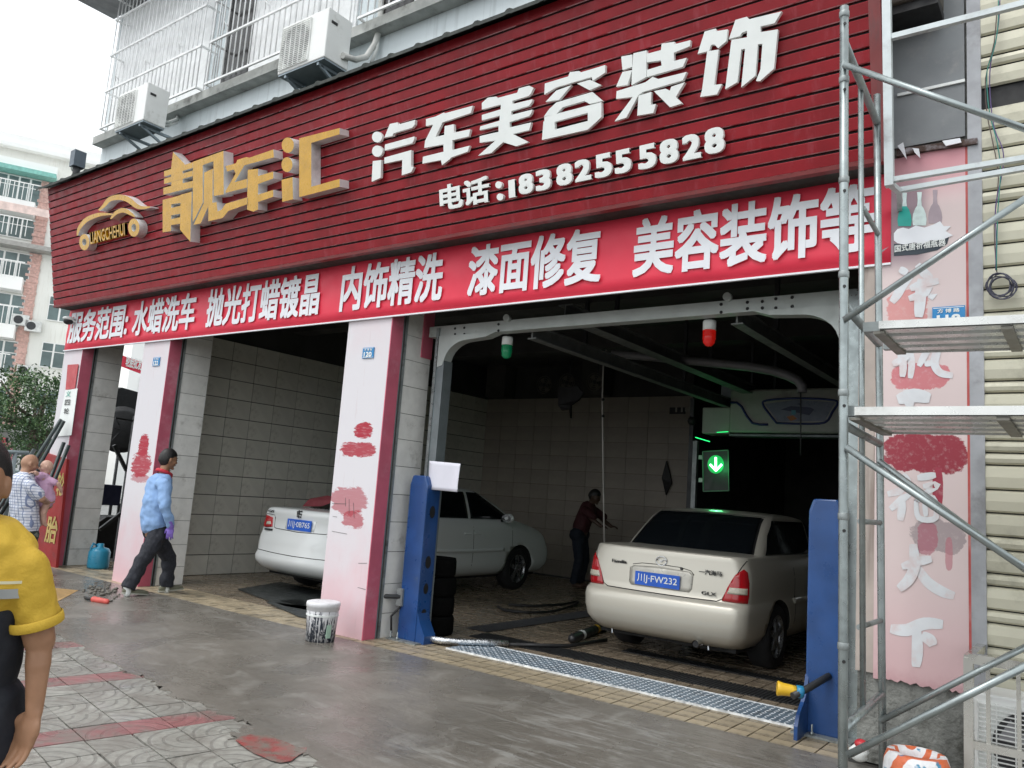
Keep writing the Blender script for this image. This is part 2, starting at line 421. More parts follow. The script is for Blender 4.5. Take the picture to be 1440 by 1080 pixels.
for q, (x, y, i) in enumerate(cand):
    red = i in (-15, -10, -5, 0)
    if q < 280:
        o = mesh_child('paving_tile', pme_r if red else pme_w, pv, (x, y, random.uniform(-.003, .001)))
        k = random.randrange(4); o.rotation_euler.z = ang + k * math.pi / 2
        cx_, cy_ = .123 * ca - .123 * sa, .123 * sa + .123 * ca; a2 = ang + k * math.pi / 2
        o.location.x += cx_ - (.123 * math.cos(a2) - .123 * math.sin(a2)); o.location.y += cy_ - (.123 * math.sin(a2) + .123 * math.cos(a2))
    elif not red:
        c0 = [(x, y), (x + .246 * ca, y + .246 * sa), (x + .246 * ca - .246 * sa, y + .246 * sa + .246 * ca), (x - .246 * sa, y + .246 * ca)]
        far.add([(a, b, -.002) for a, b in c0], [(0, 1, 2, 3)])
o = far.build('distant_paving_tiles', m_pave, pv); o['kind'] = 'stuff'
# poured slab in front of the bays, ragged where it feathers out over the tiles
edge_px = [(40, 880), (88, 897), (120, 912), (150, 930), (172, 945), (205, 953), (224, 966), (240, 978), (262, 986), (290, 994), (326, 1010), (352, 1018), (330, 1031), (322, 1040), (362, 1046), (430, 1058), (446, 1075), (462, 1100)]
eg = [at(u, v, z=0) for u, v in edge_px]
rag = []
for a, b in zip(eg, eg[1:]):
    for k in range(7):
        q = a.lerp(b, k / 7); rag.append(V((q.x + random.uniform(-.05, .05), q.y + random.uniform(-.035, .035), 0)))
outl = rag + [V((-2.5, -4.6, 0)), V((1.5, -4.6, 0)), V((1.5, -.115, 0)), V((-12.6, -.115, 0)), V((-12.8, -.9, 0)), V((-10.5, -1.6, 0))]
sb = MB().prism([V((p.x, p.y, .007)) for p in outl], (0, 0, -.02)); struct(sb.build('concrete_slab', m_slab))
struct(MB().add([(-60, -30, -.02), (-13.9, -30, -.02), (-13.9, 60, -.02), (-60, 60, -.02)], [(0, 1, 2, 3)]).build('road', M('road_asphalt', (.2, .2, .195), .45, 0, .15, 2)))
m_redp = M('red_floor_paint', (.30, .075, .07), .3, 0, .15, 5, dirt=(.19, .165, .14), ds=7, da=(.38, .62))
rp = [at(u + random.uniform(-2, 2), v + random.uniform(-1, 1), z=.0085) for u, v in [(330, 1040), (340, 1036), (352, 1033), (368, 1035), (382, 1033), (390, 1040), (403, 1043), (416, 1050), (432, 1051), (430, 1058), (420, 1061), (410, 1069), (396, 1073), (380, 1069), (366, 1064), (356, 1060), (345, 1052)]]
struct(MB().prism(rp, (0, 0, -.001)).build('red_ground_patch', m_redp))

# ================================================================== shop building
shop = thing('shop_building', (-6, 2, 0), 'car wash shop with three open bays under a long red sign, grey blue upper floor', 'building')
def P(name, mb, m, parent=None, **k): return mb.build(name, m, parent or shop, **k)
P('upper_wall', MB().box((-13.02, .1, 4.0), (-1.05, .35, 9.6)), m_upper)
P('side_wall', MB().box((-13.02, .35, 3.9), (-12.77, 8.3, 9.6)), m_upper)
P('lintel', MB().box((-13.0, .03, 3.3), (-.56, .1, 4.2)), m_conc)
P('lintel_beam', MB().box((-12.6, .1, 3.5), (-.56, .45, 4.0)), m_conc)
P('ceiling', MB().box((-12.77, .35, 4.25), (-.3, 16, 4.45)), m_ceil)
sill = P('window_sill', MB().box((-13.0, -.07, 6.63), (-1.05, .1, 6.76)), m_sill)
P('upper_balcony_slab', MB().box((-13.3, -.75, 9.02), (-1.0, .1, 9.2)), M('slab_soffit', (.30, .31, .32), .9))
P('upper_balcony_front', MB().box((-13.3, -.75, 9.2), (-1.0, -.65, 10.2)), m_upper)
# back and left walls of the wash hall
def tile_wall(nm, plane, c, a0, a1, z0, z1, tw, th, mat, base, parent_m, flip=1, limit=300, thick=.012, gap=.006, rows=None):
    """plane 'x' or 'y' at coordinate c, tiles stand proud towards flip"""
    th_ = thick * flip
    if plane == 'x': wb = MB().box((min(c, c - .2 * flip), a0, z0), (max(c, c - .2 * flip), a1, z1))
    else: wb = MB().box((a0, min(c, c - .2 * flip), z0), (a1, max(c, c - .2 * flip), z1))
    wo = wb.build(nm, parent_m, base)
    na = max(1, round((a1 - a0) / tw)); nz = max(1, round((z1 - z0) / th)); tw = (a1 - a0) / na; th = (z1 - z0) / nz
    bm_ = MB()
    if plane == 'x': bm_.box((min(-.002 * flip, th_), -tw / 2 + gap, -th / 2 + gap), (max(-.002 * flip, th_), tw / 2 - gap, th / 2 - gap))
    else: bm_.box((-tw / 2 + gap, min(-.002 * flip, th_), -th / 2 + gap), (tw / 2 - gap, max(-.002 * flip, th_), th / 2 - gap))
    me = bpy.data.meshes.new('wall_tile'); me.from_pydata(bm_.v, [], bm_.f); me.materials.append(mat)
    k = 0; more = MB()
    for j in range(nz):
        for i in range(na):
            a = a0 + (i + .5) * tw; z = z0 + (j + .5) * th
            if k < limit:
                jj = random.uniform(-.003, .003)
                mesh_child('wall_tile', me, wo, (c + jj, a, z) if plane == 'x' else (a, c + jj, z))
            else:
                if plane == 'x': more.box((min(c, c + th_), a - tw / 2 + gap, z - th / 2 + gap), (max(c, c + th_), a + tw / 2 - gap, z + th / 2 - gap))
                else: more.box((a - tw / 2 + gap, min(c, c + th_), z - th / 2 + gap), (a + tw / 2 - gap, max(c, c + th_), z + th / 2 - gap))
            k += 1
    if more.v:
        o = more.build('wall_tiles', mat, wo); o['kind'] = 'stuff'
    return wo
tile_wall('bay_side_wall', 'x', -10.85, .67, 8.0, 0, 3.57, .44, .31, m_tile_d, shop, m_grout)
P('side_wall_head', MB().box((-11.05, .67, 3.57), (-10.87, 8.4, 4.25)), m_ceil)
P('corner_infill', MB().box((-11.1, 8.01, 0), (-10.84, 8.4, 4.25)), m_ceil)
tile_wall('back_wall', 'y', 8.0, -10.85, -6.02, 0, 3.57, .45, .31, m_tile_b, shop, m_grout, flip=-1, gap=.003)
P('back_wall_head', MB().box((-10.85, 8.02, 3.57), (-6.02, 8.2, 4.25)), m_ceil)
P('tunnel_back_wall', MB().box((-6.2, 13.5, -.01), (-.3, 13.7, 4.25)), m_conc)
P('tunnel_side_wall', MB().box((-6.2, 8.2, -.01), (-6.02, 13.5, 4.25)), m_conc)
P('right_side_wall', MB().box((-1.25, .35, -.01), (-1.05, 13.5, 4.25)), m_conc)
for xx, yy in ((-10.6, 7.6), (-8.2, 7.6)): P('wall_column', MB().box((xx, yy, 3.57), (xx + .5, 7.98, 4.25)), m_conc)
for yy in (2.6, 5.2): P('ceiling_beam', MB().box((-12.6, yy, 3.95), (-1.25, yy + .3, 4.25)), m_ceil)

def pier(x0, x1, frontmat, with_tiles=True, depth=.62):
    """painted front box, deep pink return, shutter guide, white tiled side"""
    p = P('pier', MB().box((x0 + .01, .2, 0), (x1 - .012, depth, 3.95)), m_grout)
    p['label'] = 'pier between the bays'
    MB().box((x0, 0, .0), (x1 - .012, .03, 3.28)).build('painted_front', frontmat, p)
    MB().box((x1 - .012, 0, .0), (x1, .165, 3.28)).build('pink_return', m_pinkd, p)
    MB().box((x1 - .03, .165, 0), (x1 + .006, .178, 3.6)).build('shutter_guide_lip', m_alud, p)
    MB().box((x1 - .03, .205, 0), (x1 + .01, .225, 3.6)).build('shutter_guide', m_galvd, p)
    if with_tiles:
        hs_ = [0.0, .24, .53, .85, 1.15, 1.43, 1.72, 2.0, 2.27, 2.56, 2.84, 3.1, 3.35, 3.6]
        for a, b in zip(hs_, hs_[1:]):
            MB().box((x1 - .014, .228, a + .003), (x1 + random.uniform(-.002, .003), depth - .002, b - .003)).build('pier_tile', m_tile_w, p)
    return p
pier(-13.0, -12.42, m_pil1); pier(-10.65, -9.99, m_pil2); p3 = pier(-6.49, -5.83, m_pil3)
for a_, b_ in (((467, 708), (487, 708.5)), ((467, 747), (488, 751)), ((504, 792), (516, 792)), ((491, 702), (491, 722)), ((497, 707), (498, 728)), ((468, 726), (474, 727)), ((486, 700), (486, 712)), ((503, 826), (514, 829))):
    MB().bar(at(*a_, y=-.001), at(*b_, y=-.001), .004, .0035, (0, 1, 0)).build('scratch', M('scratch_grey', (.12, .11, .11), .8), p3)
MB().box((-5.83, .46, 2.9), (-5.815, .62, 3.95)).build('pink_patch', m_pinkd, p3)
# right hand pier
m_rough = M('rough_concrete', (.20, .205, .19), .8, 0, .25, 6, dirt=(.07, .07, .06), ds=4, da=(.45, .7), bs=.9, bsc=22, bd=.02)
m_tan = M('stained_render', (.44, .38, .34), .8, 0, .12, 3, streak=(.2, .15, .13))
rp_ = P('pier', MB().box((-1.29, .005, 0), (-.60, .5, 6.4)), m_rough); rp_['label'] = 'right hand pier with bare concrete foot'
MB().box((-1.3, -.012, .55), (-1.19, .005, 3.9)).build('stained_edge', m_tan, rp_)
MB().box((-.64, -.03, 0), (-.56, .06, 5.4)).build('edge_trim', M('grey_channel', (.36, .37, .39), .5, .3, dirt=(.2, .2, .2)), rp_)
MB().box((-.665, -.02, .5), (-.64, .02, 3.98)).build('red_edge', M('red_edge_paint', (.55, .10, .09), .55, dirt=(.6, .3, .28)), rp_)
# upper floor windows
m_curt = M('net_curtain', (.90, .91, .91), .8, 0, .06, 9, bs=.12, bsc=9, bd=.02)
m_wframe = M('window_frame_white', (.88, .89, .89), .5)
m_wglass = M('dull_window_glass', (.10, .12, .13), .12)
for (x0, x1) in ((-12.9, -10.1), (-9.75, -7.0), (-6.6, -4.2)):
    wf = P('window', MB().box((x0, .07, 6.8), (x1, .115, 8.95)), m_wframe)
    n_ = 4; ww = (x1 - x0) / n_
    for k in range(n_):
        dark = (x0 > -10 and k == 0) or (x0 > -7 and k == 1)
        a = x0 + k * ww + .04
        MB().box((a, .055, 6.86), (a + ww - .08, .072, 8.9)).build('pane', M('dark_pane', (.02, .018, .018), .15) if dark else m_curt, wf)
# security grilles as things fixed to the wall
def grille(x0, x1, y, z0, z1, label, step=.115):
    t = thing('security_grille', ((x0 + x1) / 2, .1, z0), label, 'window grille', 'security grilles over the upper windows')
    for x in [x0 + i * step for i in range(int((x1 - x0) / step) + 1)]:
        MB().tube([(x, y, z0), (x, y, z1)], .009, 6).build('vertical_bar', m_wframe, t)
    for z in (z0, z0 + .62, z0 + 1.24, z0 + 1.86, z1):
        MB().box((x0 - .01, y - .03, z - .014), (x1 + .01, y - .006, z + .014)).build('rail', m_wframe, t)
        for xe in (x0, x1): MB().box((xe - .012, y, z - .012), (xe + .012, .1, z + .012)).build('side_rail', m_wframe, t)
    for yy in [y + .1 * k for k in range(1, int((.1 - y) / .1) + 1)]:
        for xe in (x0, x1): MB().tube([(xe, yy, z0), (xe, yy, z1)], .008, 6).build('side_bar', m_wframe, t)
    for k in range(3): MB().tube([(x0 + .3 + k * .9, y - .02, z0 + .72), (x0 + .34 + k * .9, y - .06, z0 + .8), (x0 + .38 + k * .9, y - .02, z0 + .74)], .008, 6).build('hook', m_wframe, t)
    return t
grille(-12.62, -9.95, -.14, 6.78, 9.0, 'white security grille over the leftmost upper window above the corner')
grille(-9.75, -7.0, -.12, 6.78, 9.0, 'white security grille behind the middle air conditioner')
grille(-6.7, -4.2, -.12, 6.78, 9.0, 'white security grille at the top edge right of the middle air conditioner')
# ================================================================== red slatted fascia
PB, PT = V((0, -.25, 3.9)), V((0, -.60, 5.69))
CU = (PT - PB).normalized(); CN = V((1, 0, 0)).cross(CU).normalized()   # CN points out, towards the street and slightly down
if CN.y > 0: CN = -CN
def cl(x, t, off=0.): return V((x, PB.y, PB.z)) + (PT - PB) * t + CN * off
def pc(u, v, off=0.): return atp(u, v, PB + CN * off, CN)
fas = thing('sign_fascia', (-7, 0, 3.9), 'long dark red slatted metal sign board leaning out above the bays', 'sign board')
NB = 17; m_lip = M('lip_highlight', (.62, .36, .38), .5, 0, .3, 8, dirt=(.3, .05, .06), ds=3, da=(.5, .6))  # pale lip colour paints in the highlight on each board's worn edge
for k in range(NB):
    t0, t1 = k / NB, (k + 1) / NB
    b = MB(); x0, x1 = -12.98, -1.16
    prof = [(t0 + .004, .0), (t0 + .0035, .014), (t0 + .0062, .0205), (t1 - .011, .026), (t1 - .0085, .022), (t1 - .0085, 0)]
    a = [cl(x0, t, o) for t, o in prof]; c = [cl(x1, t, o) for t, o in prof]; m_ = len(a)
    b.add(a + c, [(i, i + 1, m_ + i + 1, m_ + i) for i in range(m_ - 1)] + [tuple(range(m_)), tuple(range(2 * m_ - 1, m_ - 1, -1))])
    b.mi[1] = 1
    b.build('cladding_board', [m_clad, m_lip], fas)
bk = MB().prism([cl(-12.98, 0, -.002), cl(-1.16, 0, -.002), cl(-1.16, 1, -.002), cl(-12.98, 1, -.002)], (0, .06, 0)); bk.build('backing', M('joint_black', (.012, .008, .008), .8), fas)
MB().prism([cl(-1.16, -.005, .03), cl(-1.085, -.005, .03), cl(-1.085, 1.3, .03), cl(-1.16, 1.3, .03)], (0, .12, 0)).build('end_trim', m_cladtrim, fas)
MB().prism([cl(-12.98, -.012, .03), cl(-1.10, -.012, .03), cl(-1.10, .003, .032), cl(-12.98, .003, .032)], (0, .06, 0)).build('drip_edge', m_cladtrim, fas)
MB().box((-13.0, -.245, 3.885), (-1.1, .03, 3.9)).build('soffit', m_flash, fas)
# corrugated top flashing
f = MB(); vs = []; xs = []
x = -13.12
while x < -1.1:
    for dx, h in ((0, 0), (.05, 0), (.075, .02), (.105, .02), (.13, 0)): xs.append((x + dx, h))
    x += .36
for xx, h in xs: vs += [(xx, -.73, 5.66 + h), (xx, .1, 6.02 + h), (xx, -.735, 5.62 + h * .3)]
fs = []
for i in range(len(xs) - 1):
    a = i * 3; fs += [(a, a + 1, a + 4, a + 3), (a + 2, a, a + 3, a + 5)]
f.add(vs, fs).build('corrugated_flashing', m_flash, fas)
MB().prism([cl(-12.985, 0, .02), cl(-12.985, 1, .02), V((-12.985, .1, 5.7)), V((-12.985, .1, 3.9))], (.01, 0, 0)).build('end_panel', M('grey_end_sheet', (.4, .42, .42), .5), fas)

# ------------------------------------------------------------------ cut-out letters, traced stroke by stroke on the leaning sign plane
def crop(ox, oy, s): return lambda p: (ox + p[0] * s, oy + p[1] * s)
def circ(cx, cy, rx, ry, n=20): return [(cx + rx * math.cos(2 * math.pi * i / n), cy + ry * math.sin(2 * math.pi * i / n)) for i in range(n)]
C3, C5, C6, C7 = crop(220, 180, .19444), crop(500, 130, .15278), crop(660, 70, .15278), crop(850, 0, .18056)
def glyph(polys, cf, off, depth, mats, label, x0, group):
    t = thing('sign_letter', cl(x0, .3, 0), label, 'letter', group)
    for k, p in enumerate(polys):
        o = off + k * .0008
        MB().prism([pc(*cf(q), o) for q in p], -CN * (depth + k * .0008), 0, len(mats) - 1).build('stroke', mats, t)
    return t
Yg = [
 ('first gold character with the tall pointed left side', -9.6, [
  [(120, 172), (205, 262), (190, 300), (190, 420), (108, 440), (105, 300)], [(55, 312), (262, 248), (262, 288), (55, 352)], [(55, 367), (262, 308), (262, 348), (55, 404)], [(50, 432), (262, 382), (262, 430), (50, 482)],
  [(45, 520), (108, 504), (105, 745), (45, 755)], [(104, 506), (255, 460), (255, 530), (104, 552)], [(175, 482), (255, 462), (245, 822), (170, 735)], [(104, 578), (178, 562), (178, 618), (104, 632)], [(104, 660), (172, 645), (172, 692), (104, 702)],
  [(264, 245), (485, 165), (487, 480), (415, 492), (412, 240), (335, 268), (335, 540), (262, 682)],
  [(345, 322), (408, 294), (405, 540), (435, 536), (442, 603), (470, 592), (500, 548), (655, 502), (655, 552), (520, 600), (480, 650), (375, 675), (375, 565), (320, 690), (268, 700), (342, 545)]]),
 ('second gold character between the pointed one and the dotted one', -8.0, [
  [(500, 275), (575, 255), (585, 230), (650, 210), (672, 215), (845, 155), (850, 212), (635, 270), (565, 392), (655, 367), (655, 430), (500, 470), (500, 455), (572, 330), (560, 300), (510, 315)],
  [(660, 302), (735, 295), (735, 590), (700, 605), (655, 590)], [(735, 347), (845, 315), (845, 365), (735, 405)], [(735, 482), (845, 447), (845, 497), (735, 535)]]),
 ('third gold character with two round dots and an open box', -6.8, [
  circ(950, 124, 44, 56), circ(944, 265, 40, 54), [(905, 375), (985, 355), (988, 515), (910, 535)], [(1032, 75), (1325, 0), (1325, 45), (1120, 108), (1120, 425), (1325, 368), (1325, 425), (1032, 500)]])]
for lb, x0, ps in Yg: glyph(ps, C3, .15, .125, [m_gold, m_goldside], lb, x0, 'gold characters of the shop name')
Wg = [
 (C5, 'white cut out character with two round dots, leftmost of the big white ones', -5.7, [circ(197, 410, 46, 50), circ(199, 540, 48, 52), [(158, 632), (235, 622), (230, 785), (148, 822)],
   [(265, 415), (315, 290), (385, 275), (392, 295), (548, 252), (545, 295), (520, 325), (350, 375), (340, 400)], [(270, 480), (540, 405), (540, 430), (522, 468), (268, 535)], [(265, 600), (512, 530), (510, 680), (535, 685), (510, 735), (425, 762), (430, 620), (265, 655)]]),
 (C5, 'second big white character from the left', -5.1, [[(648, 245), (740, 220), (810, 185), (830, 190), (1078, 122), (1060, 190), (800, 275), (735, 410), (815, 390), (820, 310), (905, 292), (905, 370), (1055, 338), (1050, 365), (1040, 405), (890, 440), (890, 530), (1050, 490), (1030, 545), (875, 600), (870, 612), (795, 668), (785, 622), (615, 655), (620, 592), (810, 545), (808, 478), (632, 510), (640, 445), (715, 295), (648, 310)]]),
 (C6, 'third big white character with four cross bars', -4.4, [[(115, 490), (170, 440), (245, 430), (255, 445), (440, 395), (455, 355), (550, 330), (590, 350), (565, 405), (545, 425), (395, 470), (395, 500), (580, 455), (575, 480), (550, 515), (385, 565), (385, 600), (580, 550), (570, 585), (550, 610), (370, 665), (370, 715), (570, 668), (550, 740), (400, 775), (545, 850), (430, 888), (310, 850), (200, 950), (80, 975), (240, 835), (95, 855), (95, 795), (268, 755), (268, 700), (95, 740), (100, 705), (278, 652), (280, 605), (115, 650), (115, 600), (288, 548), (290, 503), (115, 550)]]),
 (C6, 'fourth big white character with a closed box below', -3.6, [[(695, 310), (910, 245), (925, 205), (1010, 195), (1020, 210), (1250, 140), (1250, 210), (1135, 285), (1125, 250), (800, 345), (690, 412)], [(800, 375), (940, 325), (825, 460), (700, 480)], [(990, 310), (1110, 275), (1215, 325), (1105, 372)],
   [(800, 485), (1130, 388), (1225, 470), (1105, 498), (1060, 470), (860, 528), (800, 590), (685, 615), (735, 545)], [(690, 618), (1215, 482), (1215, 545), (690, 690)], [(682, 660), (785, 636), (785, 800), (668, 830)], [(680, 762), (1090, 655), (1125, 690), (1090, 735), (668, 830)], [(1090, 560), (1215, 528), (1215, 620), (1100, 725), (1090, 670)]]),
 (C7, 'fifth big white character with many short strokes', -2.8, [[(130, 440), (215, 425), (215, 520), (140, 545)], [(140, 560), (215, 545), (180, 660), (90, 675)], [(225, 415), (328, 392), (325, 600), (210, 662), (215, 540)],
   [(328, 420), (440, 390), (445, 340), (545, 325), (545, 345), (670, 312), (665, 360), (540, 410), (540, 475), (640, 450), (610, 520), (330, 600), (330, 545), (445, 510), (440, 470), (330, 485)],
   [(95, 710), (320, 640), (375, 598), (420, 615), (640, 560), (610, 625), (300, 715), (265, 740), (170, 915), (78, 945), (220, 755), (90, 770)], [(265, 745), (365, 715), (360, 815), (400, 810), (380, 880), (255, 900)], [(385, 710), (475, 690), (510, 705), (520, 675), (625, 640), (555, 755), (605, 805), (510, 835)]]),
 (C7, 'rightmost and largest big white character', -2.0, [[(780, 245), (865, 222), (875, 242), (960, 228), (950, 320), (885, 375), (855, 345), (830, 350), (815, 395), (725, 420)], [(800, 400), (890, 385), (855, 660), (915, 655), (875, 735), (745, 755), (760, 700)],
   [(1020, 155), (1110, 130), (1125, 150), (1380, 88), (1325, 180), (1215, 205), (1215, 250), (1350, 228), (1320, 535), (1210, 632), (1180, 630), (1215, 540), (1230, 340), (1195, 345), (1175, 590), (1065, 680), (1095, 380), (1065, 385), (1035, 640), (940, 695), (985, 340), (990, 310), (1110, 290), (1110, 240), (1070, 255), (1055, 280), (968, 305)]])]
for cf, lb, x0, ps in Wg: glyph(ps, cf, .075, .03, [m_white, m_white], lb, x0, 'big white characters of the sign')
# phone line in white letters
def ctext(name, body, u0, v0, u1, v1, top0, label, cat, group=None, bold=.035, off=.045, ext=.012, mat=m_white):
    a, b = pc(u0, v0, off), pc(u1, v1, off); top = pc(u0, top0, off)
    t = thing(name, a - CN * off, label, cat, group)
    h = (top - a).dot(CU)
    text('lettering', body, V((a.x, a.y, a.z)), (1, 0, 0), CU, b.x - a.x, h, mat, t, bold, ext)
    return t
ctext('phone_sign_text', '电话', 620, 298, 690, 284, 262, 'small white two character word left of the phone number', 'lettering')
t = thing('phone_sign_text', pc(703, 270, 0), 'white colon of two round dots before the phone number', 'lettering')
for cu, cv in ((701, 260), (703, 277)):
    MB().prism([pc(cu + 4.6 * math.cos(k * .35), cv + 5 * math.sin(k * .35), .06) for k in range(18)], -CN * .035).build('dot', m_white, t)
ph = thing('phone_number', pc(870, 240, 0), 'white raised eleven digit phone number on the red slats', 'lettering')
dig = [('1', 717, 726, 249, 280), ('8', 731, 751, 242, 276), ('3', 755, 776, 236, 271), ('8', 784, 806, 228, 264), ('2', 810, 833, 222, 258), ('5', 838, 862, 214, 253), ('5', 866, 889, 208, 247),
       ('5', 899, 924, 201, 241), ('8', 929, 955, 194, 234), ('2', 961, 987, 187, 228), ('8', 992, 1020, 178, 220)]
for ch, u0, u1, vt, vb in dig:
    a = pc(u0, vb - 1, .06); b = pc(u1, vb - 7, .06); tp = pc(u0, vt + 5, .06)
    text('digit', ch, a, (1, 0, 0), CU, b.x - a.x, (tp - a).dot(CU), m_white, ph, .045, .014)
# car emblem in gold
C4 = crop(100, 260, .10187)
lg = thing('car_logo', cl(-11.2, .45), 'gold outline emblem of a small car at the left end of the red sign', 'emblem')
def arcband(pts, wd): # ribbon with tapering width from centreline pixels
    L, Rr = [], []
    for i, p in enumerate(pts):
        a = pts[max(0, i - 1)]; b = pts[min(len(pts) - 1, i + 1)]; dx, dy = b[0] - a[0], b[1] - a[1]; l = math.hypot(dx, dy)
        ww = wd * math.sin(math.pi * (.08 + .84 * i / (len(pts) - 1))) / 2; L.append((p[0] - dy / l * ww, p[1] + dx / l * ww)); Rr.append((p[0] + dy / l * ww, p[1] - dx / l * ww))
    return L + Rr[::-1]
def smooth(p, n=4):
    out = []
    for i in range(len(p) - 1):
        a, b, c, d = p[max(0, i - 1)], p[i], p[i + 1], p[min(len(p) - 1, i + 2)]
        for k in range(n):
            t = k / n
            out.append(tuple(.5 * ((2 * b[j]) + (-a[j] + c[j]) * t + (2 * a[j] - 5 * b[j] + 4 * c[j] - d[j]) * t * t + (-a[j] + 3 * b[j] - 3 * c[j] + d[j]) * t ** 3) for j in range(2)))
    return out + [p[-1]]
for pts, wd in (([(380, 350), (450, 290), (530, 200), (660, 170), (780, 200), (900, 290), (980, 315), (1090, 305)], 75), ([(85, 700), (110, 600), (200, 490), (320, 430), (430, 405), (570, 405)], 62), ([(545, 470), (620, 385), (720, 350), (810, 390), (880, 440)], 62)):
    MB().prism([pc(*C4(q), .14) for q in arcband(smooth(pts), wd)], -CN * .115, 0, 1).build('body_line', [m_gold, m_goldside], lg)
for cx, cy, r, r2 in ((865, 590, 78, 125), (182, 790, 70, 112)):
    o_, i_ = [pc(*C4(q), .14) for q in circ(cx, cy, r, r2, 24)], [pc(*C4(q), .14) for q in circ(cx, cy, r * .42, r2 * .42, 24)]
    b = MB(); D = -CN * .115; n_ = 24
    b.add(o_ + i_ + [p + D for p in o_] + [p + D for p in i_], [], 0)
    for k in range(n_):
        j = (k + 1) % n_
        b.f += [[k, j, n_ + j, n_ + k], [k, 2 * n_ + k, 2 * n_ + j, j], [n_ + k, n_ + j, 3 * n_ + j, 3 * n_ + k]]; b.mi += [0, 1, 1]; b.sm += [False] * 3
    b.build('wheel_ring', [m_gold, m_goldside], lg)
a = pc(129, 344, .12); b = pc(178, 331, .12); tp = pc(129, 328, .12)
text('name_lettering', 'LIANGCHEHUI', a, (1, 0, 0), CU, b.x - a.x, .17, m_gold, lg, .02, .02, sh=0)

# ------------------------------------------------------------------ services banner
bn = thing('services_banner', (-7, 0, 3.24), 'bright red vinyl banner with white characters listing car wash services', 'banner')
bmb = MB(); nx_ = 60; nz_ = 6
def by(x, z): return -.012 - .010 * math.sin(x * 1.7) ** 2 - .006 * math.sin(x * 5.1 + z * 3)
vs = [(-13 + 11.9 * i / nx_, by(-13 + 11.9 * i / nx_, j), 3.24 + .78 * j / nz_) for j in range(nz_ + 1) for i in range(nx_ + 1)]
bmb.add(vs, [(j * (nx_ + 1) + i, j * (nx_ + 1) + i + 1, (j + 1) * (nx_ + 1) + i + 1, (j + 1) * (nx_ + 1) + i) for j in range(nz_) for i in range(nx_)], 0, True)
bo = bmb.build('vinyl_sheet', m_banner, bn); sd_ = bo.modifiers.new('thickness', 'SOLIDIFY'); sd_.thickness = .004; sd_.offset = 1
MB().box((-13, -.034, 3.232), (-1.1, -.008, 3.246)).build('hem', m_print, bn)
for body, x0, x1 in (('服务范围:', -12.9, -11.12), ('水蜡洗车', -10.98, -9.43), ('抛光打蜡镀晶', -9.17, -6.98), ('内饰精洗', -6.63, -5.15), ('漆面修复', -4.83, -3.36), ('美容装饰等', -3.06, -1.2)):
    text('lettering', body, (x0, -.037, 3.345), (1, 0, 0), (0, 0, 1), x1 - x0, .50, m_print, bn, .030, .001)

# ------------------------------------------------------------------ air conditioners
m_ac = M('ac_casing', (.84, .85, .83), .45, 0, .03, dirt=(.5, .5, .46), ds=3, da=(.6, .8))
m_acg = M('ac_grille', (.80, .81, .79), .5)
m_acb = M('ac_base', (.30, .36, .40), .5, .2)
def ac_unit(x0, x1, y0, y1, z0, z1, label, face='y', pipes=True, group='outdoor air conditioner units'):
    t = thing('air_conditioner', ((x0 + x1) / 2, (y0 + y1) / 2, z0), label, 'air conditioner', group)
    MB().box((x0, y0, z0 + .02), (x1, y1, z1)).build('casing', m_ac, t, bevel=.012)
    MB().box((x0 + .01, y0 + .01, z0), (x1 - .01, y1 - .01, z0 + .018)).build('base_pan', m_acb, t)
    gx0, gx1 = x0 + .03, x0 + (x1 - x0) * .66; gz0, gz1 = z0 + .05, z1 - .04
    g_ = MB(); k = 0; z = gz0
    while z < gz1: g_.box((gx0, y0 - .018, z), (gx1, y0 - .006, z + .006)); z += .024
    for k in range(7):
        xx = gx0 + (gx1 - gx0) * k / 6; g_.box((xx - .003, y0 - .02, gz0), (xx + .003, y0 - .005, gz1))
    g_.build('fan_grille', m_acg, t)
    c = V(((gx0 + gx1) / 2, y0 - .004, (gz0 + gz1) / 2)); r = (gz1 - gz0) * .47
    MB().lathe(c, [(r, 0), (r, .004)], 28, axis=(0, -1, 0)).build('fan_opening', M('fan_recess', (.22, .23, .23), .6) if z0 > 3 else m_blackp, t)
    fb = MB()
    for k in range(3):
        a = k * 2.094; p = [c + V((math.cos(a + d) * q, -.006, math.sin(a + d) * q)) for d, q in ((0, .04), (.15, r * .9), (.9, r * .9), (.6, .04))]; fb.prism(p, (0, .002, 0))
    fb.build('fan_blade', M('fan_grey', (.25, .25, .26), .5), t)
    for k in (0, 1):
        xx = x0 + .12 if k == 0 else x1 - .12
        MB().bar((xx, y0 + .02, z0 - .02), (xx, .1, z0 - .02), .03, .035).bar((xx, y0 + .06, z0 - .03), (xx, .1, z0 - .32), .03, .03).build('bracket', m_acb, t)
    MB().box((x1 - .001, y0 + .05, z1 - .16), (x1 + .008, y0 + .13, z1 - .13)).build('handle_slot', m_blackp, t)
    return t
ac_unit(-10.98, -10.22, -.68, -.36, 6.12, 6.68, 'white air conditioner by the left corner of the upper floor, lowest in the row')
ac_unit(-7.42, -6.62, -.62, -.28, 6.02, 6.62, 'white air conditioner in the middle above the gold characters')
hose = thing('ac_hose', (-6.3, 0, 6.1), 'white wrapped air conditioner pipe looping from the middle unit up the wall', 'pipe')
pts = [at(u, v, y=yy) for u, v, yy in ((482, 78, -.4), (500, 84, -.2), (515, 80, -.05), (527, 62, .02), (534, 40, .04), (536, 10, .04), (538, -20, .05))]
MB().tube([V(p) for p in pts], .035, 8).build('insulated_pipe', M('pipe_wrap', (.6, .6, .57), .7, bs=.5, bsc=25), hose)
MB().tube([at(522, 88, y=.0), at(530, 70, y=.04), at(533, 45, y=.05)], .02, 8).build('drain_pipe', m_pvc, hose)
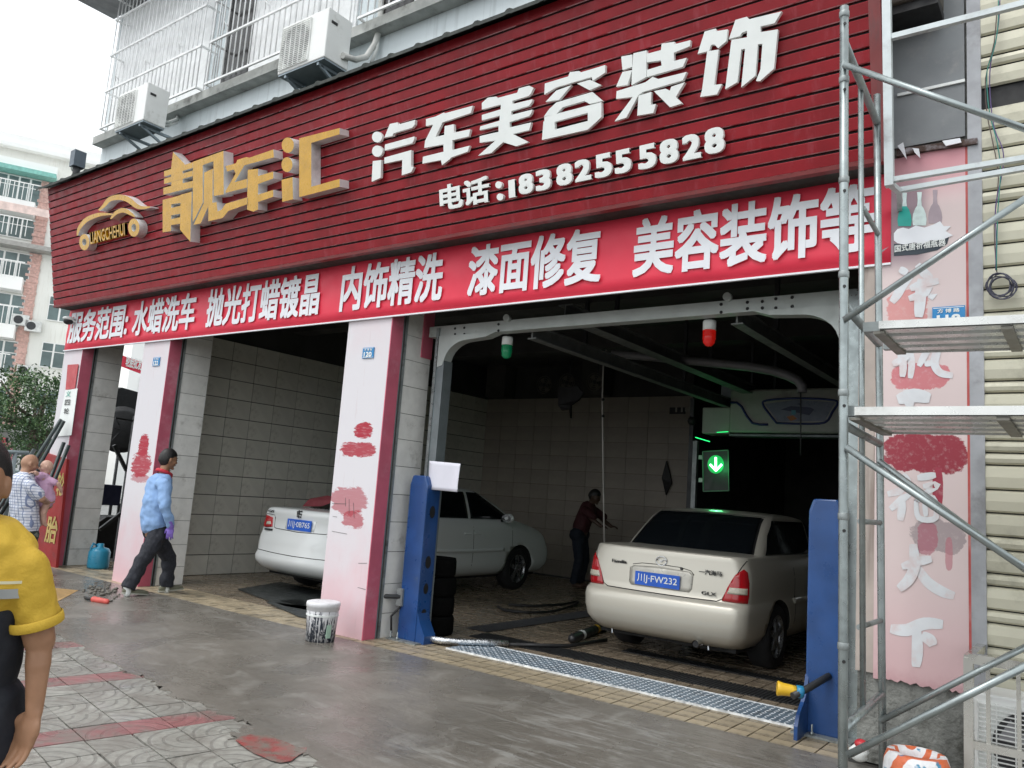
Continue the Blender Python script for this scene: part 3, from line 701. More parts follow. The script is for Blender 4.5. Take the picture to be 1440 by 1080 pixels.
hose = thing('ac_hose', (-10.2, 0, 6.1), 'pale pipes coming out of the left air conditioner into the wall', 'pipe')
for dv in (0, 5): MB().tube([at(226, 170 + dv, y=-.4), at(236, 172 + dv, y=-.2), at(248, 168 + dv, y=0), at(252, 158 + dv, y=.08)], .022, 8).build('insulated_pipe', m_pvc, hose)
# ================================================================== wash bay equipment
gy = .45
gan = thing('door_gantry', (-3.5, gy, 0), 'pale grey aluminium portal frame with rounded upper corners across the nearest bay', 'frame')
def rect(a, b, **k): return MB().box(a, b)
xl, xr = -5.62, -1.46
MB().box((xl, gy, 0), (xl + .035, gy + .1, 3.2)).build('bright_edge', m_galv, gan)
MB().box((xl + .035, gy + .012, 0), (xl + .13, gy + .15, 2.85)).build('column', m_alud, gan)
MB().box((xr - .02, gy, 0), (xr + .12, gy + .15, 3.22)).build('column', m_galv, gan)
MB().box((xl - .12, gy + .02, 3.115), (xr + .1, gy + .14, 3.225)).build('beam', m_alu, gan)
def haunch(x, s):
    pts = [(0, 3.113), (0, 2.80)] + [(.10 + .42 * (1 - math.cos(a)), 2.80 + .26 * math.sin(a)) for a in [i * math.pi / 16 for i in range(0, 9)]] + [(.62, 3.113)]
    pts = [(0, 3.113), (0, 2.78), (.07, 2.80)] + [(.09 + .30 * (1 - math.cos(a)), 2.82 + .235 * math.sin(a)) for a in [i * math.pi / 16 for i in range(1, 9)]] + [(.62, 3.07), (.75, 3.113)]
    return MB().prism([V((x + s * a, gy + .005, z)) for a, z in pts], (0, .12, 0)).build('corner_gusset', m_alu, gan)
haunch(xl + .04, 1); haunch(xr, -1)
for u, v in ((640, 462), (653, 461), (640, 470), (653, 470), (701, 456), (701, 465), (1014, 428), (1014, 439), (1051, 425), (1051, 434), (1072, 424), (1072, 433), (1091, 420), (1091, 433), (1114, 418), (1114, 431)):
    p = at(u, v, y=gy + .018); MB().lathe(p, [(.014, 0), (.012, .006)], 10, axis=(0, -1, 0)).build('bolt', m_black, gan)
for u, v in ((718, 449), (1027, 420)):
    p = at(u, v, y=gy + .05); MB().lathe((p.x, gy + .02, p.z), [(.035, 0), (.035, .05)], 14, axis=(0, -1, 0)).build('sensor_eye', m_alu, gan)

def blue_post(x, label, s=1):
    """rounded blue guard channel with slots and a flared foot"""
    t = thing('blue_post', (x, .45, 0), label, 'guard post', 'blue posts at the bay entrance')
    prof = [(-.06, .0), (-.05, 1.50), (-.035, 1.62), (.03, 1.65), (.085, 1.62), (.11, 1.55), (.115, .42), (.13, .34), (.22, .22), (.235, .05), (.21, 0)]
    # side cheek seen from the street (faces +x and -y)
    body = MB(); y0, y1 = .30, .56
    body.prism([V((x - .13, y0 + (y1 - y0) * .0, z)) for z in (0, 0)] and [V((x - .13, .34, 0)), V((x - .13, .34, 1.55)), V((x - .10, .34, 1.64)), V((x + .08, .34, 1.64)), V((x + .12, .34, 1.55)), V((x + .12, .34, 0))], (0, .2, 0))
    body.build('channel', m_blue, t, bevel=.02)
    if s < 0: MB().prism([V((x - .13, .345, .40)), V((x - .13, .345, 0)), V((x - .13, .10, 0)), V((x - .13, .10, .09)), V((x - .13, .14, .16)), V((x - .13, .24, .23)), V((x - .13, .31, .30))], (.025, 0, 0)).build('foot_flare', m_blue, t)
    else: MB().prism([V((x + .118, .35, .30)), V((x + .118, .35, 0)), V((x + .23, .35, 0)), V((x + .235, .35, .08)), V((x + .15, .35, .22))], (0, .16, 0)).build('foot_flare', m_blue, t)
    for z in (1.28, .78, .52, .26):
        r = .045 if z != .52 else .038
        MB().prism([V((x + .1215, .44 + r * math.cos(k * .4488) * .9, z + r * 1.4 * math.sin(k * .4488))) for k in range(14)], (.002, 0, 0)).build('slot', m_black, t)
    MB().box((x - .20, .26, 0), (x + .20, .62, .015)).build('base_plate', m_galvd, t)
    for dx, dy in ((-.16, .29), (-.06, .28), (.16, .58)):
        MB().lathe((x + dx, dy, .015), [(.014, 0), (.014, .02), (.007, .021), (.007, .07)], 8).build('anchor_bolt', m_galv, t)
    return t
bp = blue_post(-5.575, 'blue steel guard post at the left foot of the gantry')
MB().tube([V((-5.68, .33, .42)), V((-5.95, .20, .40)), V((-6.2, .08, .37))], .022, 8).build('sensor_arm', m_dark, bp)
MB().box((-5.73, .315, .33), (-5.65, .34, .50)).build('arm_bracket', m_galvd, bp)
MB().lathe((-6.12, .08, .36), [(.03, 0), (.034, .02), (.045, .06), (.05, .12), (.046, .125)], 16, axis=(-1, -.15, .02)).build('yellow_nozzle', m_yellow, bp)
MB().lathe((-6.10, .05, .33), [(.026, 0), (.03, .05)], 12, axis=(-.8, -.2, -.5)).build('lens_hood', M('amber_lens', (.5, .2, .02), .2), bp)
MB().tube([V((-5.68, .33, .32)), V((-5.76, .30, .22)), V((-5.74, .30, .06))], .012, 8).build('cable', m_black, bp)
bp = blue_post(-1.585, 'blue steel guard post on the right behind the scaffolding', -1)
q = at(1165, 972, y=.12); q2 = at(1180, 975, y=.14)
MB().tube([V((-1.55, .33, .42)), V((-1.62, .12, .36)), V((-1.69, -.02, .31))], .024, 8).build('sensor_arm', m_dark, bp)
MB().lathe((-1.64, .06, .33), [(.03, 0), (.042, .01), (.042, .05)], 16, axis=(-.9, -.4, .05)).build('blue_collar', m_cyanp, bp)
MB().lathe((-1.685, .04, .332), [(.036, 0), (.038, .03), (.043, .09), (.050, .12), (.046, .125)], 20, axis=(-.9, -.4, .05)).build('yellow_nozzle', m_yellow, bp)

def beacon(u0, v0, lens, label, em, es):
    p = at(u0, v0, y=gy + .2); t = thing('beacon_lamp', p, label, 'warning lamp', 'hanging beacon lamps')
    MB().lathe(p, [(.052, 0), (.056, -.01), (.056, -.085)], 20).build('socket', m_white, t)
    MB().lathe(p + V((0, 0, -.086)), [(.054, 0), (.054, -.07), (.048, -.11), (.025, -.135), (.002, -.14)], 20).build('lens', lens, t)
    for k in range(5): MB().lathe(p + V((0, 0, -.09 - .016 * k)), [(.0545, 0), (.0575, -.004), (.0545, -.008)], 20, cap=False).build('lens_rib', lens, t)
    MB().tube([p, p + V((0, 0, .1))], .012, 8).build('stem', m_dark, t)
beacon(714, 474, M('green_lens', (.01, .22, .09), .12, emis=(.0, .25, .1), es=.05), 'green beacon lamp with white cap under the gantry beam', None, 0)
beacon(998, 451, M('red_beacon', (.4, .01, .01), .12, emis=(1, .02, .01), es=.12), 'red beacon lamp with white cap under the gantry beam', None, 0)

# overhead rails
for (u0, v0, y1, zz, lab, ww) in ((735, 462, 7.9, 3.12, 'steel rail running inwards over the left side of the wash bay', .1), (835, 455, 7.9, 3.3, 'faint wide beam running inwards between the two wash rails', .16), (1024, 437, 9, 3.12, 'steel rail running inwards over the right side of the wash bay', .1)):
    p = at(u0, v0, z=zz); t = thing('overhead_rail', (p.x, 4, zz), lab, 'rail')
    MB().box((p.x - ww / 2, gy + .16, zz - .07), (p.x + ww / 2, y1, zz - .058)).box((p.x - .008, gy + .16, zz - .058), (p.x + .008, y1, zz + .058)).box((p.x - ww / 2, gy + .16, zz + .058), (p.x + ww / 2, y1, zz + .07)).build('web', M('rail_grey', (.16, .17, .165), .55, .3), t)
    for yy in (1.6, 4.2, 6.8): MB().box((p.x - .02, yy, zz + .07), (p.x + .02, yy + .04, 4.25)).build('hanger', m_dark, t)
# bent pipe
t = thing('drain_pipe', (-4, 3, 3.3), 'grey plastic pipe bending down at its right end under the dark ceiling', 'pipe')
MB().tube([at(u, v, y=3.3) for u, v in ((862, 497), (905, 501), (980, 508), (1050, 515), (1085, 521), (1108, 528), (1122, 535), (1128, 543), (1128, 552))], .055, 12).build('bent_pipe', M('pipe_grey', (.17, .17, .18), .4), t)
MB().tube([at(1126, 548, y=3.3), at(1126, 640, y=3.3)], .008, 6).build('pull_cord', m_dark, t)
t = thing('hanging_cable', (-4.4, 3.6, 2), 'thin pale cable hanging straight down from the ceiling', 'cable')
MB().tube([at(u, v, y=3.4) for u, v in ((853, 492), (849, 500), (847, 560), (848, 650), (850, 775))], .011, 6).build('cord', M('cable_grey', (.42, .41, .38), .6), t)
for v in (562, 585): MB().ball(at(848, v, y=3.4), .022, 8, 6).build('clip', m_black, t)
# rags
def rag(pts, y, label, m=m_black, dpt=.05, fx=False):
    P_ = [at(u, v, y=y) for u, v in pts]
    t = thing('hanging_cloth', P_[0], label, 'cloth'); b = MB()
    b.prism([V((p.x, y + random.uniform(-.02, .02), p.z)) for p in P_], (0, dpt, 0)); b.build('folded_cloth', m, t)
rag([(785, 545), (812, 543), (820, 553), (813, 562), (803, 570), (802, 588), (800, 575), (790, 577), (785, 570)], 5.2, 'black rag hanging near the ceiling left of the thin cable')
rag([(937, 648), (942, 668), (944, 680), (940, 688), (936, 696), (932, 680), (931, 672)], 7.93, 'black cloth hanging on the tiled back wall')
for i, (u, v) in enumerate(((765, 541), (797, 538), (836, 537))):
    p = at(u, v, y=6.9); t = thing('wall_fan', p, ('dim round fan at the far left above the back wall', 'dim round fan in the middle above the back wall', 'dim round fan nearest the cable above the back wall')[i], 'fan', 'dim fans above the back wall')
    for r in (.17, .13, .09, .05): MB().tube([p + V((r * math.cos(a * .35), 0, r * math.sin(a * .35))) for a in range(19)], .006, 5).build('guard_ring', M('fan_dust', (.14, .13, .11), .7), t)
    MB().lathe(p + V((0, .02, 0)), [(.05, 0), (.05, .12)], 12, axis=(0, 1, 0)).build('motor', m_dark, t)
    MB().tube([p + V((0, .1, 0)), p + V((0, .1, .3)), V((p.x, 7.0, 4.2))], .015, 6).build('bracket', m_dark, t)
    fbl = MB()
    for k in range(4): fbl.prism([p + V((math.cos(k * 1.57 + d) * q, .02, math.sin(k * 1.57 + d) * q)) for d, q in ((0, .03), (.2, .15), (.9, .15), (.8, .03))], (0, .006, 0))
    fbl.build('blades', M('fan_dust', (0, 0, 0)), t)
# wash machine
MY = 5.6
m_mach = M('machine_white', (.40, .41, .38), .4, 0, .04, dirt=(.25, .25, .22), ds=2)
m_mblue = M('machine_blue', (.02, .035, .16), .4)
mc = thing('wash_machine', (-3.4, MY + .4, 0), 'white automatic wash machine with dark blue curved trim above the silver car', 'machine')
a = at(1027, 548, y=MY); b = at(1027, 608, y=MY); x0, z1, z0 = a.x, a.z, b.z
MB().box((x0, MY, z0), (-1.75, MY + .8, z1)).build('housing', m_mach, mc, bevel=.03)
def mpath(pts, r=.018, nm='trim_line'): MB().tube([at(u, v, y=MY - .006) for u, v in pts], r, 8).build(nm, m_mblue, mc)
mpath([(1027, 566), (1036, 566), (1043, 572), (1050, 585), (1058, 595), (1068, 597), (1080, 597)])
mpath(smooth([(1092, 595), (1080, 580), (1073, 569), (1078, 563), (1120, 560), (1165, 562), (1178, 566), (1170, 580), (1160, 594), (1130, 596), (1092, 595)], 3), .016)
MB().prism([at(u, v, y=MY - .004) for u, v in ((1094, 593), (1076, 568), (1120, 562), (1174, 566), (1160, 592))], (0, .003, 0)).build('nose_panel', M('nose_panel', (.20, .22, .30), .35), mc)
for pts in (((1098, 576), (1112, 571), (1140, 573), (1145, 576), (1138, 584), (1120, 580)), ((1120, 568), (1126, 567), (1127, 570))):
    MB().prism([at(u, v, y=MY - .008) for u, v in pts], (0, .003, 0)).build('car_drawing', M('machine_print', (.05, .06, .12), .4), mc)
MB().prism([at(u, v, y=MY - .010) for u, v in ((1106, 586), (1115, 584), (1121, 589), (1112, 592))], (0, .003, 0)).build('orange_mark', M('orange_print', (.4, .14, .03), .4), mc)
MB().prism([at(u, v, y=MY - .010) for u, v in ((1113, 577), (1119, 577), (1119, 583), (1113, 583))], (0, .003, 0)).build('cyan_mark', M('cyan_print', (.1, .3, .4), .4), mc)
MB().box((x0, MY + .02, z0 - .05), (-1.75, MY + .3, z0 - .02)).build('lower_edge', m_alud, mc)
a = at(988, 573, y=MY + .1); b = at(1024, 610, y=MY + .1)
MB().box((a.x, MY + .1, b.z), (b.x + .02, MY + .5, a.z)).build('side_box', m_mach, mc, bevel=.015)
MB().box((x0 - .2, MY + .15, z1 - .1), (x0 + .0, MY + .4, z1 + .12)).build('motor_box', m_alud, mc)
a = at(973, 592, y=MY + .3); MB().ball(a, (.07, .07, .07), 14, 8).build('black_hose_elbow', m_black, mc)
a = at(968, 606, y=MY + .3); b = at(981, 606, y=MY + .3); MB().box((b.x - .07, MY + .3, 0), (b.x, MY + .38, at(978, 620, y=MY + .3).z)).build('upright', m_galvd, mc)
MB().box((b.x - .14, MY + .3, 0), (b.x - .075, MY + .36, at(978, 560, y=MY + .3).z)).build('upright', m_dark, mc)
MB().box((-1.85, MY + .3, 0), (-1.75, MY + .4, z0)).build('upright', m_galvd, mc)
mg = M('green_led', (.0, .3, .06), .3, emis=(.02, 1, .22), es=1.3)
MB().bar(at(978, 615, y=MY + .1), at(998, 621, y=MY + .1), .015, .012).build('green_light_strip', mg, mc)
MB().bar(at(1008, 608, y=MY - .01), at(1024, 607, y=MY - .01), .01, .008).build('green_light_strip', mg, mc)
# arrow sign
sy = MY - .15
sg = thing('arrow_sign', at(1006, 662, y=sy), 'lit green arrow pointing down on a dark square traffic sign box', 'light sign')
def sp(u, v, o=0): return at(u, v, y=sy - o)
MB().prism([sp(u, v) for u, v in ((988, 635), (1024, 633), (1025, 690), (989, 691))], (0, .12, 0)).build('box', m_blackp, sg)
for a_, b_ in (((988, 635), (1024, 633)), ((1024, 633), (1025, 690)), ((1025, 690), (989, 691)), ((989, 691), (988, 635))):
    MB().bar(sp(*a_, .006), sp(*b_, .006), .008, .012).build('rim', M('sign_rim', (.10, .22, .15), .4), sg)
m_arrow = M('arrow_led', (.4, 1, .6), .3, emis=(.42, 1, .62), es=4.5); m_halo = M('led_disc', (.0, .12, .03), .25, emis=(0, .55, .10), es=.5)
MB().prism([sp(1006.5 + 11.5 * math.cos(k * .2618), 653 + 13 * math.sin(k * .2618), .008) for k in range(24)], (0, .004, 0)).build('led_disc', m_halo, sg)
for a_, b_ in (((1006.5, 643), (1006.5, 660)), ((998.5, 653), (1007, 662)), ((1015, 653), (1006.3, 662))):
    MB().bar(sp(*a_, .014), sp(*b_, .014), .028, .008, up=(0, 1, 0)).build('arrow_stroke', m_arrow, sg)
for v in (643, 675): 
    p = sp(985, v); MB().box((p.x - .03, sy, p.z - .03), (p.x + .03, sy + .05, p.z + .03)).build('hinge', m_alu, sg)
gl = bpy.data.lights.new('arrow_light', 'POINT'); gl.energy = 1.6; gl.color = (.08, 1, .28); gl.shadow_soft_size = .1
go = bpy.data.objects.new('arrow_light', gl); COL.objects.link(go); go.location = sp(1006, 655, .18)
# small wall meter and round lamp on the back wall
t = thing('wall_meter', at(952, 577, y=7.97), 'small dark rectangular meter plate high on the back wall', 'sign')
a = at(942, 573, y=7.95); b = at(963, 582, y=7.95)
MB().box((a.x, 7.94, b.z), (b.x, 7.975, a.z)).build('plate', m_black, t)
text('lettering', '118', (a.x + .12, 7.935, b.z + .03), (1, 0, 0), (0, 0, 1), .3, .09, M('faint_print', (.35, .34, .3), .5), t)
# wash hall odds and ends
t = thing('white_paper_sheet', at(625, 670, y=.44), 'blank white sheet of paper taped to the left column of the gantry', 'paper')
P_ = [at(u, v, y=.40) for u, v in ((604, 648), (647, 652), (644, 692), (602, 688))]
b = MB(); nu, nv_ = 10, 8; vs = []
for j in range(nv_ + 1):
    for i in range(nu + 1):
        p = P_[0].lerp(P_[1], i / nu).lerp(P_[3].lerp(P_[2], i / nu), j / nv_); vs.append((p.x, p.y + .012 * math.sin(i * .9 + j * .3) * (i / nu), p.z))
b.add(vs, [(j * (nu + 1) + i, (j + 1) * (nu + 1) + i, (j + 1) * (nu + 1) + i + 1, j * (nu + 1) + i + 1) for j in range(nv_) for i in range(nu)], 0, True)
o = b.build('paper', M('paper', (.72, .72, .80), .7, 0, .02), t); s_ = o.modifiers.new('thickness', 'SOLIDIFY'); s_.thickness = .002
# threshold plate, drains
dp = thing('threshold_plate', (-3.5, .7, 0), 'blue grey chequered steel plate across the entrance of the nearest bay', 'steel plate')
MB().box((-5.1, .42, .001), (-1.78, .88, .012)).build('plate', M('plate_steel', (.20, .27, .34), .4, .4, .15, 5, dirt=(.10, .12, .14), ds=6), dp)
lug = MB()
for i in range(62):
    for j in range(9):
        cx_, cy_ = -5.06 + i * .053, .445 + j * .052 ; a_ = .78 if (i + j) % 2 else -.78; dx_, dy_ = math.cos(a_), math.sin(a_)
        p_ = [(cx_ - dx_ * .021, cy_ - dy_ * .021), (cx_ + dy_ * .007, cy_ - dx_ * .007), (cx_ + dx_ * .021, cy_ + dy_ * .021), (cx_ - dy_ * .007, cy_ + dx_ * .007)]
        o_ = len(lug.v); lug.v += [(a, b, .0121) for a, b in p_] + [(cx_, cy_, .017)]
        for k in range(4): lug.f.append([o_ + k, o_ + (k + 1) % 4, o_ + 4]); lug.mi.append(0); lug.sm.append(False)
o = lug.build('raised_lugs', M('lug_glint', (.80, .84, .88), .35, .3, .1), dp); o['kind'] = 'stuff'  # sparkle painted in: lugs coloured much paler than the plate
MB().box((-5.1, .402, .001), (-1.78, .417, .016)).build('edge_angle', M('limescale_edge', (.70, .72, .72), .6, 0, .25, 14, dirt=(.3, .33, .35), ds=9), dp)
MB().box((-5.1, .885, .001), (-1.78, .90, .016)).build('edge_angle', M('limescale_edge', (.70, .72, .72), .6, 0, .25, 14, dirt=(.3, .33, .35), ds=9), dp)
def grate(x0, x1, y0, y1, label):
    t = thing('drain_grate', ((x0 + x1) / 2, (y0 + y1) / 2, 0), label, 'drain grate', 'dark drain grates in the wash floor')
    MB().box((x0, y0, .001), (x1, y1, .006)).build('trough', m_black, t)
    n_ = int((max(x1 - x0, y1 - y0)) / .035); s = MB()
    for k in range(n_):
        if x1 - x0 > y1 - y0: s.box((x0 + k * .035, y0, .007), (x0 + k * .035 + .012, y1, .012))
        else: s.box((x0, y0 + k * .035, .007), (x1, y0 + k * .035 + .012, .012))
    o = s.build('bars', m_dark, t); o['kind'] = 'stuff'
grate(-5.4, -1.75, 1.12, 1.45, 'long dark drain grate just inside the steel plate')
grate(-5.75, -5.45, 1.5, 7.0, 'dark drain grate running inwards beside the white car')
grate(-4.0, -1.75, 1.9, 2.1, 'short dark drain grate under the rear of the silver car')
t = thing('rubber_mat', (-9.2, 1.5, 0), 'wet dark rubber mat on the floor of the middle bay', 'mat')
MB().prism([at(u, v, z=.018) for u, v in ((335, 828), (395, 818), (470, 835), (455, 862), (400, 852))], (0, 0, -.013)).build('mat_sheet', m_mat, t)
t = thing('rubber_mat', (-8.2, .5, 0), 'dark wet floor patch mat nearer the doorway of the middle bay', 'mat')
MB().prism([at(u, v, z=.018) for u, v in ((375, 846), (420, 842), (462, 856), (462, 874), (420, 866))], (0, 0, -.013)).build('mat_sheet', m_mat, t)
t = thing('water_hose', (-6.3, 2.5, 0), 'black hose coiled on the floor beside the white car', 'hose')
MB().tube([at(u, v, z=.03) for u, v in smooth([(700, 853), (712, 858), (740, 861), (775, 860), (805, 852), (812, 846), (790, 850), (750, 852), (715, 850)], 4)], .018, 8).build('hose_coil', m_black, t)
t = thing('foil_hose', (-5.2, .8, 0), 'silver and black wrapped hose lying from the blue post to the steel plate', 'hose')
MB().tube([V((-5.4, .45, .05)), V((-5.25, .5, .045)), V((-5.1, .62, .045)), V((-4.95, .80, .045)), V((-4.8, 1.0, .04))], [.03, .035, .03, .036, .03], 8).build('foil_wrap', M('foil', (.6, .62, .64), .25, .9, .2, 30, bs=1, bsc=40, bd=.01), t)
MB().tube([V((-4.8, 1.0, .03)), V((-4.4, 1.5, .03)), V((-4.35, 2.2, .03))], .02, 8).build('hose_run', m_black, t)
# black stacked tyres behind the post
for k, (z, r) in enumerate(((0, .22), (.2, .21), (.4, .215), (.6, .20))):
    p = at(613, 880, z=.0); t = thing('stacked_tyre', (-5.74, .92, z), ('bottom tyre of the dark stack behind the left blue post', 'second tyre from the floor in the dark stack', 'third tyre from the floor in the dark stack', 'top tyre of the dark stack behind the left blue post')[k], 'tyre', 'tyres stacked behind the blue post')
    MB().lathe((-5.74, .92, z + .005), [(r * .55, 0), (r * .95, .0), (r, .03), (r, .16), (r * .95, .19), (r * .55, .19), (r * .58, .1), (r * .55, 0)], 28, cap=False).build('tyre_ring', M('matt_black_tyre', (.003, .003, .003), .9, spec=.1), t)  # one even near-black with a matt surface
# spray bottle lying by the silver car
t = thing('jack_handle', (-4.6, 1.55, 0), 'dark cylinder tool with yellow and white stickers on the floor beside the silver car', 'tool')
p, q = at(805, 898, z=.05), at(850, 880, z=.05)
MB().capsule(p, q, .05, .05).build('cylinder', m_blackp, t)
for f_, m__ in ((.25, m_white), (.7, m_yellow)):
    c = p.lerp(q, f_); dd = (q - p).normalized(); MB().tube([c - dd * .04, c + dd * .04], .0515, 14, cap=False).build('sticker', m__, t)
# paint bucket
bk_ = thing('paint_bucket', (-6.03, -.36, 0), 'white lidded paint bucket covered in white drips beside the nearest pink pillar', 'bucket')
n = N('bucket_label'); spx = n.new('ShaderNodeSeparateXYZ'); n.ln(n.co(), spx.inputs[0])
dr = n.noise(1, 5, .6, n.mp((55, 55, 6))); nn_ = n.noise(40, 5, .7)
f = n.math('MAXIMUM', n.ramp(n.math('ADD', dr, n.math('MULTIPLY', n.math('SUBTRACT', spx.outputs['Z'], .2), .9)), .44, .52), n.ramp(nn_, .53, .6))
n.set('Base Color', n.mix(f, (.02, .03, .05), (.72, .72, .74))); n.set('Roughness', .35); m_bl = n.m
bx, byy = -6.03, -.36
MB().lathe((bx, byy, .002), [(.135, 0), (.15, .26), (.152, .33)], 36).build('pail', m_bl, bk_)
MB().lathe((bx, byy, .002), [(.1525, .29), (.156, .292), (.156, .32), (.160, .322), (.162, .35), (.158, .365), (.14, .37), (.1, .375), (.001, .376)], 36, cap=False).build('lid', M('bucket_lid', (.74, .74, .76), .45, dirt=(.3, .3, .3), ds=20, da=(.62, .7)), bk_)
for z in (.24, .25): MB().lathe((bx, byy, z), [(.150, 0), (.156, .004), (.150, .008)], 36, cap=False).build('rib', m_white, bk_)
MB().prism([V((bx + .1485 * math.cos(a) * 1.005, byy + .1485 * math.sin(a) * 1.005, z)) for a, z in ((-.35, .05), (-.05, .05), (-.05, .17), (-.35, .17))], (-.01, 0, 0)).build('green_sticker', M('pale_green', (.35, .5, .4), .5), bk_)

# ================================================================== number plates of the houses
def plaque(u0, u1, v0, v1, y, top, num, label, w=None):
    a = at(u0, v1, y=y); b = at(u1, v0, y=y); t = thing('house_number_plate', a, label, 'number plate')
    MB().box((a.x, y, a.z), (b.x, y + .008, b.z)).build('plate', M('plaque_blue', (.02, .22, .50), .35), t)
    MB().box((a.x + .006, y - .001, a.z + .006), (b.x - .006, y, a.z + .010)).build('border', m_white, t)
    MB().box((a.x + .006, y - .001, b.z - .010), (b.x - .006, y, b.z - .006)).build('border', m_white, t)
    W = b.x - a.x; H = b.z - a.z
    text('lettering', num, (a.x + W * .14, y - .0015, a.z + H * .1), (1, 0, 0), (0, 0, 1), W * .72, H * .48, m_white, t, .04)
    text('lettering', top, (a.x + W * .16, y - .0015, a.z + H * .68), (1, 0, 0), (0, 0, 1), W * .68, H * .2, m_white, t, .03)
plaque(509, 526, 488, 504, -.012, '方 博 路', '120', 'small blue house number plate 120 on the nearest pillar')
plaque(214, 225, 502, 515, -.012, '方 博 路', '122', 'small blue house number plate on the middle pillar')
plaque(1311, 1357, 429, 460, -.045, '方 博 路', '118', 'blue house number plate 118 on the pink poster')
# ================================================================== scaffolding on the right
sc = thing('scaffold_tower', (-.6, -.6, 0), 'galvanised scaffolding tower with corrugated walk boards standing before the pink poster', 'scaffolding')
FY, RY = -1.62, -.62
fx = lambda z: -.998 - .0115 * (z - 2)
rx = lambda z: -1.038 - .0149 * (z - 2)
MB().tube([V((fx(z), FY, z)) for z in (.0, 1.0, 2.0, 3.0, 4.18)], .0225, 14).build('front_standard', m_galv, sc)
MB().tube([V((rx(z), RY, z)) for z in (.0, 1.0, 2.0, 3.0, 4.17)], .021, 14).build('rear_standard', m_galv, sc)
MB().tube([V(((fx(z) + rx(z)) / 2 - .012, -1.1, z)) for z in (.54, 4.0)], .0155, 10).build('middle_upright', m_galv, sc)
for z in (.545, 1.96, 2.56, 3.98): MB().tube([V((fx(z), FY, z)), V((rx(z), RY, z))], .0215, 12).build('cross_tube', m_galvd if z > 1 else m_galv, sc)
for z in (.95, 1.5, 3.25): MB().tube([V((-1.035, -1.1, z)), V((rx(z), RY, z))], .015, 8).build('ladder_rung', m_galvd, sc)
for z in (2.1, 4.12, .9, 3.75, 2.7, 1.5, 3.2):
    MB().lathe((fx(z), FY, z), [(.0235, 0), (.0262, .004), (.0262, .03), (.0235, .034)], 14, cap=False).build('coupler', m_galvd, sc)
    MB().lathe((fx(z) + .01, FY - .022, z - .05), [(.008, 0), (.008, .006)], 8, axis=(0, -1, 0)).build('pin_hole', m_black, sc)
def brace(p, q, r=.0165):
    p, q = V(p), V(q); MB().tube([p, q], r, 10).build('diagonal_brace', m_galv, sc)
brace(at(1187, 91, y=FY - .03), at(1475, 193, y=FY - .03))
brace(at(1187, 450, y=FY - .03), at(1475, 257, y=FY - .03)); 
brace(at(1190, 629, y=FY - .03), at(1475, 822, y=FY - .03)); brace(at(1236, 648, y=RY - .03), at(1475, 826, y=RY - .03))
brace(at(1192, 1062, y=FY - .03), at(1475, 920, y=FY - .03)); brace(at(1238, 1014, y=RY - .03), at(1475, 893, y=RY - .03))
m_board = M('walk_board_steel', (.74, .75, .73), .3, .35, .05, 5, dirt=(.4, .39, .36), ds=4, da=(.55, .85))
def walk_board(z, nl, fl_, label, sk=0.):
    t = thing('walk_board', nl, label, 'scaffold plank', 'corrugated scaffold planks')
    x0, y0 = nl.x, nl.y; y1 = fl_.y; n_ = 4; w_ = (y1 - y0)
    pr = []
    for k in range(n_):
        a = y0 + w_ * k / n_; d = w_ / n_
        pr += [(a, z + .015), (a + d * .06, z - .028), (a + d * .55, z - .028), (a + d * .66, z + .015), (a + d * .98, z + .015)]
    pr = [(y0 - .004, z + .016), (y0 - .004, z - .022), (y0 + .02, z - .022)] + [(a, b) for a, b in pr[1:]] + [(y1, z - .03), (y1, z + .02)]
    X1 = 1.1; b = MB(); m_ = len(pr)
    for k in range(8):
        pass
    b.add([(x0 + (fl_.x - x0) * 0, a, c) for a, c in pr] + [(X1, a + sk * (X1 - x0), c) for a, c in pr], [(i, m_ + i, m_ + i + 1, i + 1) for i in range(m_ - 1)])
    o = b.build('corrugated_deck', m_board, t); s_ = o.modifiers.new('thickness', 'SOLIDIFY'); s_.thickness = .003
    for xx in (x0 - .03, -.36, .3): MB().box((xx, y0 + .02 + sk * (xx - x0), z - .045), (xx + .05, y1 - .02 + sk * (xx - x0), z - .032)).build('cross_strap', M('strap', (.27, .26, .23), .6, .4), t)
    for yy in (y0 + .06, y1 - .08): MB().box((x0 - .09, yy, z - .02), (x0 + .02, yy + .05, z + .03)).build('end_hook', m_galvd, t)
    return t
walk_board(2.50, at(1236, 456, z=2.50), at(1268, 489, z=2.50), 'upper corrugated metal walk board in front of the blue number plate', .10)
walk_board(2.03, at(1202, 577, z=2.03), at(1240, 602, z=2.03), 'lower corrugated metal walk board above the large red paint smear')
# second upper frame of white angle iron
af = thing('angle_iron_frame', (-1.0, -.4, 3.5), 'white angle iron frame fixed over the grey panel at the top right corner', 'metal frame')
m_angle = M('white_angle', (.55, .60, .61), .5, .2, .06, dirt=(.35, .36, .36), ds=5)
yf = -.6
a, b = at(1251, 262, y=yf), at(1247, 0, y=yf)
MB().bar(a, a + (b - a) * 1.6, .05, .05, (0, 1, 0)).build('upright', m_angle, af)
MB().bar(at(1252, 53, y=yf), at(1480, -5, y=yf), .035, .035).build('top_rail', m_angle, af)
MB().bar(at(1250, 254, y=yf), at(1480, 216, y=yf), .035, .03).build('lower_rail', m_angle, af)
MB().bar(at(1262, 268, y=-.35), at(1480, 230, y=-.35), .035, .03).build('lower_rail', m_angle, af)
MB().bar(at(1251, 258, y=yf), at(1264, 269, y=-.35), .035, .03).build('return_rail', m_angle, af)
MB().bar(at(1264, 269, y=-.35), (-1.05, .0, at(1264, 269, y=-.35).z), .03, .03).build('return_rail', m_angle, af)
